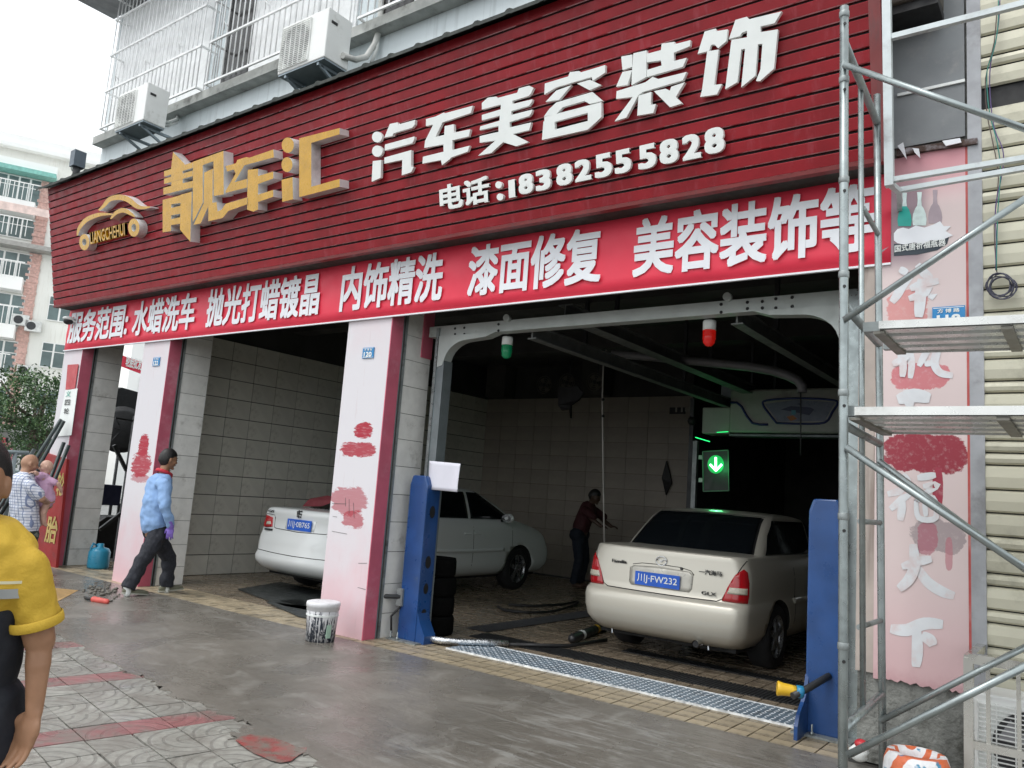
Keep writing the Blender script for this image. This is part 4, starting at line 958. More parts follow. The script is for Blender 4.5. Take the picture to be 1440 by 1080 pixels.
# grey panel above poster, ledge
m_gpanel = M('grey_cement_panel', (.25, .265, .275), .85, 0, .08, 3, dirt=(.33, .33, .33), ds=5, bs=.2)
gp = thing('cement_panel', (-.87, 0, 4.1), 'tall grey cement panel above the pink poster at the upper right', 'panel')
MB().box((-1.13, -.02, 4.06), (-.655, .004, 5.9)).build('panel', m_gpanel, gp)
MB().bar(at(1262, 134, y=-.03), at(1357, 113, y=-.03), .012, .02).build('white_strip', m_white, gp)
P_ = [at(u, v, y=-.02) for u, v in ((1262, 212), (1375, 196), (1375, 204), (1290, 216), (1262, 222))]
MB().prism([V((p.x, -.05, p.z)) for p in P_], (0, .05, 0)).build('rusty_ledge', M('rusty_ledge', (.08, .05, .04), .9, dirt=(.3, .28, .3), ds=12), gp)
for pts in (((1262, 205), (1270, 200), (1275, 224), (1267, 212)), ((1283, 208), (1292, 209), (1294, 222), (1286, 214)), ((1325, 198), (1350, 194), (1352, 200), (1330, 205))):
    MB().prism([at(u, v, y=-.07) for u, v in pts], (0, .01, 0)).build('torn_paper', m_print, gp)
t = thing('air_conditioner', (-.95, -.1, 4.95), 'brownish shaded unit hanging at the top edge above the grey panel', 'air conditioner')
a, b = at(1258, 30, y=-.10), at(1325, 12, y=-.10)
m_bac = M('brown_casing', (.10, .09, .075), .7)
MB().box((a.x, -.32, a.z), (b.x, -.02, a.z + .55)).build('casing', m_bac, t, bevel=.02)
sl_ = MB()
for k in range(12): sl_.box((a.x + .1 + k * .022, -.33, a.z + .13), (a.x + .106 + k * .022, -.318, a.z + .5))
sl_.build('front_grille', m_black, t)
MB().box((a.x - .02, -.28, a.z - .06), (b.x, -.02, a.z)).build('bracket', m_black, t)

# poster
n = N('poster_print'); spp = n.new('ShaderNodeSeparateXYZ'); n.ln(n.co(), spp.inputs[0]); X, Z = spp.outputs['X'], spp.outputs['Z']
nz = n.noise(9, 6, .7); nz3 = n.noise(30, 5, .7)
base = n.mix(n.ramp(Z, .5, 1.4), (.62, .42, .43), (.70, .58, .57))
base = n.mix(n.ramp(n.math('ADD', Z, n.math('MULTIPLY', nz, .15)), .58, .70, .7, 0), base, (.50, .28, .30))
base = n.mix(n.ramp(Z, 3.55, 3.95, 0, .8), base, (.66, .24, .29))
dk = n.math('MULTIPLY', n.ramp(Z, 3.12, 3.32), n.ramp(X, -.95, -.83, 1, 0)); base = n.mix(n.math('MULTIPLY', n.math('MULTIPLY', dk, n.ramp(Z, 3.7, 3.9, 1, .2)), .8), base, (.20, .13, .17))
def blob(cx, cz, rx, rz, col, amp=1.6, st=1.):
    global base
    dx = n.math('DIVIDE', n.math('SUBTRACT', X, cx), rx); dz = n.math('DIVIDE', n.math('SUBTRACT', Z, cz), rz)
    dd = n.math('ADD', n.math('POWER', n.math('ABSOLUTE', dx), 3), n.math('POWER', n.math('ABSOLUTE', dz), 3))
    dd = n.math('ADD', dd, n.math('MULTIPLY', n.math('SUBTRACT', nz, .5), amp * 1.8))
    base = n.mix(n.math('MULTIPLY', n.ramp(dd, .8, 1.0, st, 0), n.ramp(nz3, .25, .5, .7, 1)), base, col)
blob(-1.0, 2.93, .13, .13, (.66, .30, .29)); blob(-.93, 2.46, .17, .09, (.60, .20, .22)); blob(-.90, 1.96, .25, .13, (.30, .03, .05), 1.3); blob(-.82, 1.74, .03, .14, (.36, .04, .07), .8)
blob(-.82, 1.44, .15, .10, (.34, .28, .29), 1.4, .85); blob(-.88, 1.42, .06, .10, (.42, .12, .17), 1.6, .7); blob(-.76, 1.34, .02, .1, (.5, .18, .22), 1, .7)
n.set('Base Color', base); n.set('Roughness', .5); n.bump(n.noise(8), .1, .01); m_poster = n.m
po = thing('pink_poster', (-.88, 0, .55), 'tall pink poster with brushed white characters, vases and red paint smears', 'poster')
pb = MB(); rag_b = [(-1.19 + .535 * i / 30, -.022, .53 + random.uniform(-.012, .008)) for i in range(31)]
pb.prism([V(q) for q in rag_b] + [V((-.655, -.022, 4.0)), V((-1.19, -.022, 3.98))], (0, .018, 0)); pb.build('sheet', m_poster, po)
m_brush = M('brush_white', (.70, .72, .745), .5, 0, .05, 6, dirt=(.66, .56, .56), ds=7, da=(.45, .72))
def brush(pts, wd):
    L, Rr = [], []
    for i, p in enumerate(pts):
        a = pts[max(0, i - 1)]; b = pts[min(len(pts) - 1, i + 1)]; dx, dy = b[0] - a[0], b[1] - a[1]; l = math.hypot(dx, dy) or 1
        ww = wd * math.sin(math.pi * (.12 + .76 * i / (len(pts) - 1))) ** .45 / 2; L.append((p[0] - dy / l * ww, p[1] + dx / l * ww)); Rr.append((p[0] + dy / l * ww, p[1] - dx / l * ww))
    return L + Rr[::-1]
def stroke(pts, wd, k=0):
    P_ = brush(smooth(pts, 4), wd * 1.08); return MB().prism([at(u, v, y=-.024 - k * .0006) for u, v in P_], (0, .0005, 0)).build('brush_stroke', m_brush, po)
sk = [([(1283, 385), (1270, 400), (1262, 414), (1254, 425)], 12), ([(1290, 372), (1300, 384), (1310, 392)], 12), ([(1280, 406), (1300, 398), (1320, 395)], 11), ([(1278, 420), (1300, 412), (1318, 402), (1308, 420)], 11), ([(1296, 392), (1294, 420), (1292, 446)], 15), ([(1265, 378), (1276, 384)], 10),
      ([(1255, 512), (1268, 506), (1278, 500)], 10), ([(1266, 492), (1270, 512), (1269, 530)], 10), ([(1280, 492), (1282, 512), (1280, 532)], 9), ([(1262, 500), (1282, 498)], 7), ([(1292, 515), (1300, 500), (1308, 487)], 9), ([(1298, 494), (1318, 488), (1314, 510), (1322, 524), (1340, 528)], 11), ([(1300, 512), (1312, 510)], 8),
      ([(1262, 562), (1285, 556), (1308, 560)], 18), ([(1275, 548), (1280, 572)], 14),
      ([(1268, 668), (1278, 680)], 12), ([(1248, 695), (1268, 690), (1284, 686), (1266, 704), (1252, 716)], 11), ([(1268, 700), (1268, 716), (1266, 732)], 11), ([(1290, 672), (1316, 668)], 10), ([(1298, 684), (1318, 682), (1300, 694)], 9), ([(1288, 704), (1312, 700), (1316, 728), (1292, 728), (1288, 704)], 8), ([(1300, 706), (1302, 726)], 7),
      ([(1268, 797), (1290, 790), (1310, 786)], 12), ([(1284, 765), (1286, 795), (1278, 815), (1264, 828)], 15), ([(1288, 795), (1304, 818), (1325, 832), (1342, 838)], 14),
      ([(1252, 884), (1275, 886), (1300, 877), (1326, 878)], 17), ([(1289, 884), (1290, 915), (1288, 938)], 15), ([(1296, 893), (1308, 900), (1312, 908)], 15)]
for k, (p, w_) in enumerate(sk): stroke(p, w_, k % 8)
m_teal = M('vase_teal', (.02, .38, .32), .4); m_pale = M('vase_pale', (.62, .74, .72), .4, 0, .1, 30); m_lil = M('vase_lilac', (.42, .34, .38), .4)
for cx, vb, m1, m2 in ((1272, 318, m_teal, m_pale), (1293, 317, m_pale, m_pale), (1315, 314, m_lil, m_lil)):
    for prof, mm, kk in ([([(9, 0), (10, -8), (9, -16), (6, -24), (3, -28)], m1, 1), ([(3.2, -28), (2.5, -36), (3.4, -47)], m2, 2)]):
        L_ = [(cx - a, vb + b) for a, b in prof]; R2 = [(cx + a, vb + b) for a, b in prof][::-1]
        MB().prism([at(u, v, y=-.024 - kk * .0006) for u, v in L_ + R2], (0, .0005, 0)).build('vase_print', mm, po)
bd_ = [(1257, 343), (1290, 342), (1320, 336), (1335, 332), (1332, 343), (1318, 352), (1290, 358), (1257, 360)]
MB().prism([at(u, v, y=-.0242) for u, v in bd_], (0, .0005, 0)).build('dark_band', M('poster_band', (.03, .045, .06), .5), po)
a = at(1258, 357, y=-.026); b = at(1330, 346, y=-.026)
text('lettering', '国式唐祈福瓶器', (a.x, -.0262, a.z + .01), (1, 0, .02), (0, 0, 1), b.x - a.x, .05, m_white, po, .02)
tp_ = [(1257, 328), (1262, 322), (1270, 320), (1278, 322), (1288, 317), (1300, 320), (1312, 316), (1322, 311), (1327, 318), (1337, 318), (1330, 325), (1340, 331), (1325, 337), (1308, 338), (1298, 343), (1285, 341), (1272, 344), (1262, 342), (1257, 338)]
MB().prism([at(u, v, y=-.0275) for u, v in tp_], (0, .0015, 0)).build('torn_white_patch', m_print, po)

# roller shutter right of the pillar
m_sh = M('cream_shutter', (.60, .58, .46), .5, .1, .05, 3, dirt=(.26, .25, .19), ds=3, da=(.5, .8), rnd=.2)
sh = thing('roller_shutter', (.3, 0, 0), 'cream ribbed metal roller shutter at the right edge, dented near the top', 'shutter')
zs = .0; k = 0
zlist = []
while zs < 5.6:
    h = random.choice((.075, .14, .15, .08, .14)); zlist.append((zs, h)); zs += h
for zs, h in zlist:
    if 4.18 < zs + h / 2 < 4.36: continue
    b = MB(); pr = [(0, zs + .003), (-.016, zs + .014), (-.022, zs + h * .5), (-.016, zs + h - .016), (.004, zs + h - .004)]
    vs = [(-.56, a - .005, c) for a, c in pr] + [(1.3, a - .005, c) for a, c in pr]; m_ = 5
    b.add(vs, [(i, m_ + i, m_ + i + 1, i + 1) for i in range(4)]).build('shutter_slat', m_sh, sh)
MB().box((-.56, .01, 0), (1.3, .03, 5.7)).build('backing', m_black, sh)
wr = thing('hanging_wires', (-.3, -.08, 3), 'thin coloured wires hanging down the shutter to a coil', 'cable')
for pts, m_, y in ((((1406, 0), (1405, 25), (1400, 60), (1393, 90), (1392, 130), (1398, 180), (1410, 210), (1410, 240), (1400, 290), (1401, 340), (1400, 380)), 'purple_wire', -.08), (((1404, 0), (1403, 40), (1396, 75), (1388, 100), (1389, 140), (1394, 170), (1402, 200), (1407, 240), (1403, 300), (1401, 380)), 'green_wire', -.09), (((1402, 10), (1398, 60), (1386, 110), (1388, 160), (1396, 200), (1404, 250), (1398, 320), (1402, 385)), 'brown_wire', -.07)):
    c_ = {'purple_wire': (.12, .08, .22), 'green_wire': (.03, .22, .18), 'brown_wire': (.12, .09, .08)}[m_]
    MB().tube([at(u, v, y=y) for u, v in smooth(pts, 3)], .0035, 5).build('wire', M(m_, c_, .5), wr)
for k in range(7):
    cx, cy, a_, b_ = 1408 + random.uniform(-4, 4), 402 + random.uniform(-3, 4), random.uniform(14, 21), random.uniform(13, 19)
    MB().tube([at(cx + a_ * math.cos(i * .35), cy + b_ * math.sin(i * .35), y=-.07 - .006 * k) for i in range(19)], .004, 5).build('wire_loop', M('grey_wire', (.06, .06, .09), .5), wr)
# stainless railing and outdoor unit bottom right
m_inox = M('stainless', (.55, .54, .50), .25, .9, .06, 3, dirt=(.40, .38, .33), ds=3, da=(.6, .9))
rl = thing('stainless_railing', (-.45, -.6, 0), 'stainless steel railing cage in front of the white outdoor unit at the bottom right', 'railing')
ry = -.62; a = at(1362, 925, y=ry)
MB().bar((a.x, ry, 0), (a.x, ry, a.z), .045, .045, (0, 1, 0)).build('post', m_inox, rl)
b = at(1470, 958, y=ry)
for k in range(1): MB().bar((a.x, ry, a.z), (1.0, ry, a.z), .05, .05).build('top_rail', m_inox, rl)
MB().bar((a.x, ry, at(1370, 1047, y=ry).z), (1.0, ry, at(1370, 1047, y=ry).z), .035, .04).build('middle_rail', m_inox, rl)
MB().bar((a.x, ry, a.z - .01), (a.x, -.03, a.z - .01), .045, .045).build('side_rail', m_inox, rl)
for u in (1390, 1433, 1480): p = at(u, 1000, y=ry); MB().bar((p.x, ry, 0), (p.x, ry, a.z - .02), .02, .02, (0, 1, 0)).build('bar', m_inox, rl)
a = at(1366, 972, y=-.42)
ac_unit(a.x + .0, a.x + .85, -.42, -.12, .10, a.z, 'white outdoor unit standing behind the railing at the bottom right corner')
# sacks and things near the floor on the right
sk_ = thing('woven_sack', (-.87, -.75, 0), 'white and orange printed sack with a folded rim at the bottom edge', 'sack')
n = N('sack_print'); gw = n.new('ShaderNodeTexWave', wave_type='RINGS', rings_direction='SPHERICAL'); gw.inputs['Scale'].default_value = 1.4; gw.inputs['Distortion'].default_value = 3; n.ln(n.mp((3, 3, 3), loc=(2.6, 2.2, -1)), gw.inputs[0])
c = n.mix(n.ramp(gw.outputs['Fac'], .6, .7), (.75, .75, .76), (.62, .14, .05)); c = n.mix(n.ramp(n.noise(12, 4), .60, .66), c, (.05, .25, .40)); n.set('Base Color', c); n.set('Roughness', .4); n.bump(n.noise(14, 4), .6, .03); m_sack = n.m
MB().lathe((-.80, -.86, 0), [(.10, 0), (.15, .04), (.165, .18), (.155, .29), (.14, .33), (.11, .335), (.10, .30), (.09, .20), (.01, .18)], 26, cap=False).build('sack_body', m_sack, sk_)
t = thing('red_white_bag', (-1.16, -.1, 0), 'small crumpled red and white packet between the scaffold legs', 'packet')
MB().ball(at(1208, 1058, y=-.18), (.055, .05, .055), 14, 9, fn=lambda q: (q.x * (1 + .15 * math.sin(q.z * 7)), q.y, q.z)).build('packet', m_white, t)
MB().ball(at(1211, 1046, y=-.20), (.04, .04, .028), 12, 8).build('red_top', M('packet_red', (.5, .03, .04), .4), t)
# ================================================================== left side: shop corner and street
m_signred = M('sign_red', (.36, .03, .03), .45, 0, .08, 3, dirt=(.25, .05, .05), ds=4)
m_signgold = M('sign_gold', (.62, .46, .16), .4)
rs = thing('red_signboard', (-13.7, -.1, 0), 'red signboard with gold tyre lettering standing left of the far pillar', 'sign board')
P_ = [at(u, v, y=-.04) for u, v in ((94, 646), (62, 636), (46, 770), (52, 800), (78, 800))]
MB().prism([V((p.x, -.04, p.z)) for p in P_], (0, .04, 0)).build('board', m_signred, rs)
a = at(62, 762, y=-.045); b = at(79, 758, y=-.045); tp = at(65, 724, y=-.045)
text('lettering', '胎', (a.x, -.046, a.z), (1, 0, 0), (0, 0, 1), b.x - a.x, tp.z - a.z, m_signgold, rs, .03)
a = at(78, 697, y=-.045); b = at(86, 696, y=-.045); tp = at(79, 664, y=-.045)
text('lettering', '轮', (a.x, -.046, a.z), (1, 0, 0), (0, 0, 1), (b.x - a.x) * 1.2, tp.z - a.z, m_signgold, rs, .03)
wp = thing('price_board', (-13.2, -.02, 1.6), 'narrow white notice with a red square above it on the far pillar', 'notice')
def py(poly, y, m, name, par, th=.006): return MB().prism([at(u, v, y=y) for u, v in poly], (0, th, 0)).build(name, m, par)
py(((92, 549), (109, 546), (100, 612), (78, 614)), -.02, m_white, 'notice_sheet', wp)
py(((95, 513), (110, 512), (105, 547), (92, 548)), -.02, M('faded_red', (.5, .07, .08), .5), 'red_square', wp)
for s_, v0, v1, c in (('义', 558, 550, M('green_print', (.05, .4, .3), .5)), ('四', 570, 562, m_dark), ('轮', 582, 574, m_dark)):
    a = at(92 - (v0 - 558) * .12, v0, y=-.028); b = at(99 - (v0 - 558) * .12, v0, y=-.028); tp = at(92, v1, y=-.028)
    text('lettering', s_, (a.x, -.028, a.z), (1, 0, 0), (0, 0, 1), b.x - a.x, tp.z - a.z, c, wp, .01)
for (p, q, lb) in (((40, 662), (86, 590), 'longest dark tube of those leaning by the far pillar'), ((48, 668), (90, 592), 'dark tube leaning right beside the longest one'), ((12, 736), (40, 690), 'short dark tube low behind the man carrying the baby'), ((60, 702), (90, 622), 'dark tube leaning behind the baby'), ((64, 706), (97, 626), 'rightmost of the dark leaning tubes'), ((30, 662), (48, 632), 'thin dark tube above the bald man')):
    a, b = at(*p, y=-.30), at(*q, y=-.12); d = (b - a); t = thing('leaning_tube', a, lb, 'steel tube', 'steel tubes leaning by the far pillar')
    a2 = a - d * (a.z / max(.2, d.z)); MB().tube([a2, b], .028, 8).build('tube', M('dark_green_steel', (.05, .065, .065), .4, .4), t)
# security camera at the banner's left end, street lamp-like camera above the flashing
t = thing('security_camera', at(97, 452, y=-.12), 'small dome camera mounted at the left end of the red banner', 'camera')
p = at(96, 452, y=-.12); MB().ball(p, (.07, .07, .05), 14, 8).build('dome', m_black, t); MB().ball(p + V((0, 0, .045)), (.085, .085, .035), 14, 8).build('housing', m_white, t); MB().tube([p + V((0, .0, .04)), p + V((.08, .1, .0))], .015, 8).build('arm', m_white, t)
t = thing('floodlight', at(110, 240, y=-.5), 'dark floodlight on a short stand above the left end of the red sign', 'floodlight')
p = at(107, 245, y=-.5); q = at(111, 214, y=-.5)
MB().tube([p - V((0, 0, .12)), p.lerp(q, .45)], .05, 10).build('stand', m_dark, t)
MB().bar(p.lerp(q, .3), q, .17, .14).build('lamp_head', M('lamp_grey', (.12, .15, .18), .5), t)
MB().ball(p + V((-.06, -.02, .12)), (.035, .05, .08), 10, 6).build('joint', m_alu, t)
# bay one see-through: things in the side street
t = thing('black_canopy', (-15, 2.2, 1.8), 'black round canvas cover seen through the far bay', 'canopy')
c = at(171, 604, x=-15.5)
MB().lathe(c, [(.01, -.06), (.35, -.05), (.46, 0), (.35, .05), (.01, .06)], 28, axis=(.9, -.4, 0)).build('round_cover', m_black, t)
for k in range(8): MB().tube([c, c + V((-.4 * .42 * math.cos(k * .785), -.9 * .45 * math.cos(k * .785) * -1, .45 * math.sin(k * .785)))], .008, 5).build('spoke', m_dark, t)
MB().tube([V((c.x, c.y, 0)), c], .03, 8).build('stem', m_dark, t)
t = thing('market_awning', (-16, 2.4, 2.6), 'black awning with a ragged top seen through the far bay', 'awning')
P_ = [at(u, v, x=-16) for u, v in ((158, 549), (172, 545), (193, 551), (200, 556), (198, 580), (180, 577), (157, 572))]
MB().prism(P_, (-.9, 0, .05)).build('awning_sheet', m_black, t)
t = thing('work_frame', (-13.5, 1.6, 0), 'dark square tube frame standing in the far bay', 'frame')
def bx(p, q, x, r=.05): MB().bar(at(*p, x=x), at(*q, x=x), r, r, (1, 0, 0)).build('square_tube', m_dark, t)
bx((190, 585), (158, 812), -12.9); bx((160, 626), (178, 662), -12.9); bx((181, 713), (140, 745), -12.9); bx((162, 588), (188, 592), -12.9, .03)
t = thing('storage_crate', (-14, 1.6, .9), 'dark blue covered crate on legs seen through the far bay', 'crate')
P_ = [at(u, v, x=-13.9) for u, v in ((141, 681), (172, 683), (168, 711), (137, 710))]
MB().prism(P_, (-.4, 0, 0)).build('cover', M('navy_cover', (.012, .014, .045), .7), t)
for u in (139, 168): p = at(u, 708, x=-14.0); MB().box((p.x - .02, p.y - .02, 0), (p.x + .02, p.y + .02, p.z)).build('leg', m_dark, t)
t = thing('black_box', (-13.8, 1.6, 0), 'low black machine covered in cloth behind the blue jug', 'machine')
P_ = [at(u, v, x=-13.4) for u, v in ((134, 738), (150, 727), (178, 727), (170, 790), (132, 790))]
MB().prism(P_, (-.5, 0, 0)).build('covered_body', m_black, t)
MB().box((-13.7, P_[0].y - .02, 0), (-13.45, P_[2].y, .25)).build('base', m_black, t)
jg = thing('blue_jug', (-12.35, .85, 0), 'light blue plastic water jug on the floor of the far bay', 'jug')
jp = at(137, 799, z=0); m_jug = M('jug_blue', (.03, .26, .42), .35)
MB().lathe((jp.x, jp.y, 0), [(.14, 0), (.15, .03), (.15, .24), (.12, .29), (.05, .31), (.045, .36)], 20).build('jug_body', m_jug, jg)
MB().tube([V((jp.x - .02, jp.y - .04, .33)), V((jp.x - .02, jp.y - .10, .36)), V((jp.x - .01, jp.y - .13, .30)), V((jp.x, jp.y - .13, .2))], .016, 8).build('handle', m_jug, jg)
t = thing('orange_tool', at(143, 845, z=0), 'small coral red tool lying on the ground by the middle pillar', 'tool')
MB().capsule(at(132, 843, z=.03), at(150, 846, z=.03), .035, .03, 10).build('grip', M('coral', (.6, .10, .08), .5), t); MB().tube([at(128, 843, z=.03), at(120, 841, z=.02)], .015, 6).build('tip', m_black, t)
t = thing('cardboard_sheet', at(90, 834, z=0), 'bent sheet of brown cardboard lying on the ground behind the man in yellow', 'cardboard')
P_ = [at(70, 826, z=.10), at(110, 830, z=.012), at(80, 846, z=.012), at(66, 850, z=.012)]
MB().prism(P_, (0, 0, -.008)).build('sheet', M('cardboard', (.45, .29, .12), .8), t)
m_rub = M('rubble', (.16, .15, .13), .9)
r_ = MB()
for k in range(60):
    p = at(random.gauss(142, 16), random.gauss(832, 6), z=.0); s_ = random.uniform(.008, .028)
    if p.y < -.1: r_.ball((p.x, p.y, .008 + s_ * .5), (s_, s_ * random.uniform(.6, 1.3), s_ * .6), 6, 4)
tag(r_.build('rubble', m_rub), 'loose broken mortar crumbs by the foot of the middle pillar', kind='stuff')

# ---------------- opposite apartment building
OD, ON, OP = V((.44, .898, 0)), V((.898, -.44, 0)), V((-47.816, 14.755, 0))
def op(s, z, o=0.): return OP + OD * s + V((0, 0, z)) + ON * o
m_cream = M('cream_plaster', (.84, .84, .79), .85, 0, .04, .3, streak=(.7, .68, .62))
m_wh = M('white_render', (.88, .88, .86), .8, 0, .04, .4)
m_brick = M('brick_band', (.62, .40, .35), .85, 0, .2, 8)
m_pinkb = M('pinkish_band', (.76, .60, .55), .85, 0, .15, 3)
m_og = M('far_glass', (.12, .17, .17), .15, 0, .3, .6)
m_teal2 = M('teal_trim', (.22, .50, .44), .6)  # teal paled so the distance haze sits in the colour
ab = thing('apartment_building', op(0, 0), 'pale six storey apartment building with brick strips across the street', 'building')
def obox(s0, s1, z0, z1, o0, o1, m, name='wall', par=None):
    b = MB(); vs = [op(s, z, o) for z in (z0, z1) for o in (o0, o1) for s in (s0, s1)]
    b.add(vs, [(0, 2, 3, 1), (4, 5, 7, 6), (0, 1, 5, 4), (2, 6, 7, 3), (0, 4, 6, 2), (1, 3, 7, 5)]); return b.build(name, m, par or ab)
wall = obox(-30, 2.6, 0, 19.0, -9, -.05, m_cream)
obox(-30, 3.0, 19.0, 19.25, -9, .5, m_wh, 'roof_slab')
obox(-30, 3.0, 19.25, 19.8, -9, .3, m_wh, 'parapet')
obox(-30, -1.3, 17.55, 17.8, 0, .9, m_teal2, 'teal_gutter')
obox(-30, -1.3, 17.8, 18.3, -.05, .6, m_wh, 'awning_slab')
for z0 in (15.15, 10.8, 8.1, 5.4, 2.9): obox(-30, -2.1, z0, z0 + .75, 0, .95, m_wh, 'balcony_front')
obox(-30, -1.2, 15.15, 15.6, .95, 1.0, m_pinkb, 'brick_band')
obox(-30, 2.6, 13.25, 13.5, 0, 1.0, M('slab_edge', (.34, .33, .31), .8), 'floor_ledge')
for z0, z1 in ((3, 13.2), (13.5, 17.5)):
    zz = z0
    br_ = obox(-2.05, -1.45, z0, z1, -.02, .03, m_brick, 'brick_strip')
    j = MB(); k = 0
    while zz < z1:
        vs = [op(s, z, o) for z in (zz, min(z1, zz + .16)) for o in (.03, .06) for s in (-2.1 + (.08 if k % 2 else 0), -1.42 - (0 if k % 2 else .08))]
        j.add(vs, [(0, 2, 3, 1), (4, 5, 7, 6), (0, 1, 5, 4), (2, 6, 7, 3), (0, 4, 6, 2), (1, 3, 7, 5)]); zz += .34; k += 1
    j.build('brick_courses', m_brick, ab)['kind'] = 'stuff'
def owin(s0, s1, z0, z1, n_, label=None, o=.0, bars=False):
    f_ = obox(s0, s1, z0, z1, o - .04, o + .03, m_wh, 'window'); w_ = (s1 - s0) / n_
    for k in range(n_): obox(s0 + k * w_ + .05, s0 + (k + 1) * w_ - .05, z0 + .06, z0 + (z1 - z0) * .62, o + .03, o + .045, m_og, 'pane', f_); obox(s0 + k * w_ + .05, s0 + (k + 1) * w_ - .05, z0 + (z1 - z0) * .62 + .06, z1 - .06, o + .03, o + .045, m_og, 'pane', f_)
    return f_
for s0 in (-4.2, -7.2, -10.5): 
    owin(s0, s0 + 2.2, 15.9, 17.5, 4)
    owin(s0 + .3, s0 + 2.2, 13.9, 15.1, 3)
    owin(s0 + .3, s0 + 2.3, 11.5, 13.1, 3)
    for z in (8.85, 6.2, 3.6, .8): owin(s0 + .3, s0 + 2.3, z, z + 1.85, 3)
for z in (16.2, 14.0, 11.6, 9.5, 6.8, 4.1, 1.2): owin(-.75, .45, z, z + 1.45, 2); 
for z in (9.5, 6.8, 4.1): owin(1.0, 2.2, z, z + 1.4, 2)
for z0 in (15.9, 13.85, 11.4, 8.85, 6.2):
    rb_ = obox(-12, -1.9 if z0 > 15 else -2.1, z0 + .95, z0 + 1.0, 1.0, 1.04, m_wh, 'balcony_rail')
    j = MB(); s = -12
    while s < -2.1:
        a_, b_ = op(s, z0, 1.02), op(s, z0 + .95, 1.02); j.bar(a_, b_, .03, .03, (0, 1, 0)); s += .22
    o = j.build('balusters', m_wh, ab); o['kind'] = 'stuff'
m_acf = M('far_ac', (.66, .67, .65), .5)
for s, z, lb in ((-1.95, 8.95, 'upper of the two outdoor units on the wall of the pale apartment block'), (-1.3, 8.7, 'smaller lower outdoor unit beside the window of the apartment block'), (-1.35, 6.15, 'outdoor unit just above the tree on the apartment block')):
    t = thing('air_conditioner', op(s, z, .2), lb, 'air conditioner', 'air conditioners on the apartment block')
    obox(s - .4, s + .4, z, z + .6, .05, .4, m_acf, 'casing', t)
    MB().lathe(op(s - .1, z + .3, .405), [(.23, 0), (.23, .01)], 18, axis=tuple(ON)).build('fan', m_dark, t)
t = thing('overhead_line', op(0, 20), 'thick dark cable strung in front of the apartment roof', 'cable')
MB().tube([at(u, v, y=25) for u, v in ((-60, 180), (0, 202), (60, 216), (100, 226), (150, 238), (200, 250))], .09, 6).build('cable', m_black, t)
t = thing('overhead_line', op(0, 19), 'thin dark wire just above the thick cable over the roof', 'cable')
MB().tube([at(u, v, y=25) for u, v in ((-60, 176), (0, 196), (100, 222), (200, 245))], .03, 5).build('cable', m_black, t)

# side street building seen through the far bay
ob = thing('white_building', (-30, 12, 0), 'white building with a red banner glimpsed through the far bay', 'building')
MB().box((-44, 14.0, 0), (-38, 26, 11)).build('wall', m_wh, ob)
for yy in (14.6, 17.0, 19.5, 22.0): 
    wf = MB().box((-37.99, yy, 4.6), (-37.94, yy + 1.3, 6)).build('window', M('soft_grey', (.4, .42, .42), .5), ob); MB().box((-37.94, yy + .08, 4.7), (-37.93, yy + 1.2, 5.9)).build('pane', m_og, wf)
    MB().box((-38, yy - .3, 4.35), (-37.4, yy + 1.6, 4.5)).build('ledge', M('ledge_grey', (.5, .5, .48), .8), ob)
t = thing('street_banner', at(184, 512, x=-20), 'red banner with white lettering hanging in the side street behind the shop', 'banner')
P_ = [at(u, v, x=-20) for u, v in ((167, 498), (202, 510), (202, 527), (167, 514))]
MB().prism(P_, (-.02, 0, 0)).build('cloth', m_banner, t)
p = at(176, 515, x=-19.98); q = at(198, 521, x=-19.98)
text('lettering', '轮胎批发', p, (q - p), (0, 0, 1), (q - p).length, .28, m_white, t, .03)
for u in (167, 202): p = at(u, 515, x=-20); MB().tube([V((p.x, p.y, 0)), p + V((0, 0, .5))], .03, 6).build('pole', m_dark, t)

# low things at street level behind the men
t = thing('van', (-40, 8, 0), 'white van parked across the street behind the bald man', 'van')
for (u0, u1, v0, v1, x, m_, nm) in ((2, 40, 672, 700, -28, m_wh, 'body'), (4, 38, 662, 672, -28, m_og, 'windows')):
    a, b = at(u0, v1, x=x), at(u1, v0, x=x); MB().box((x - 1.7, a.y, a.z), (x, b.y, b.z)).build(nm, m_, t, bevel=.1)
for u in (9, 33): p = at(u, 702, x=-28); MB().lathe((-28, p.y, .33), [(.33, -.1), (.33, .02)], 18, axis=(1, 0, 0)).build('wheel', m_tyre, t)
t = thing('roadside_rail', (-22, 3, 1.5), 'grey horizontal barrier pole behind the bald man', 'barrier')
MB().tube([at(-6, 635, x=-20), at(40, 637, x=-20)], .05, 8).build('bar', m_alud, t)
for u in (-4, 22): p = at(u, 636, x=-20); MB().tube([V((p.x, p.y, 0)), p], .05, 8).build('post', m_alud, t)
for k, (u0, u1, v0, v1, c, lb) in enumerate(((2, 8, 615, 660, (.5, .08, .1), 'red hanging cloth at the far left behind the tree'), (8, 18, 622, 650, (.55, .2, .24), 'pink cloth next to the red one behind the tree'), (40, 86, 596, 610, (.66, .66, .62), 'pale awning behind the tree at the street corner'))):
    t = thing('street_cloth', at(u0, v1, x=-30), lb, 'cloth'); P_ = [at(u, v, x=-30) for u, v in ((u0, v0), (u1, v0), (u1, v1), (u0, v1))]
    MB().prism(P_, (-.1, 0, 0)).build('cloth_sheet', M('cloth%s' % 'abc'[k], c, .7), t)
    p = P_[0]; MB().tube([V((p.x - .05, p.y, 0)), V((p.x - .05, p.y, p.z))], .05, 6).build('pole', m_dark, t)
t = thing('corner_building', (-32, 6, 0), 'low white shopfront wall at the street corner behind the tree', 'building')
MB().box((-46, -14, 0), (-33, 10.6, 2.7)).build('wall', m_wh, t)
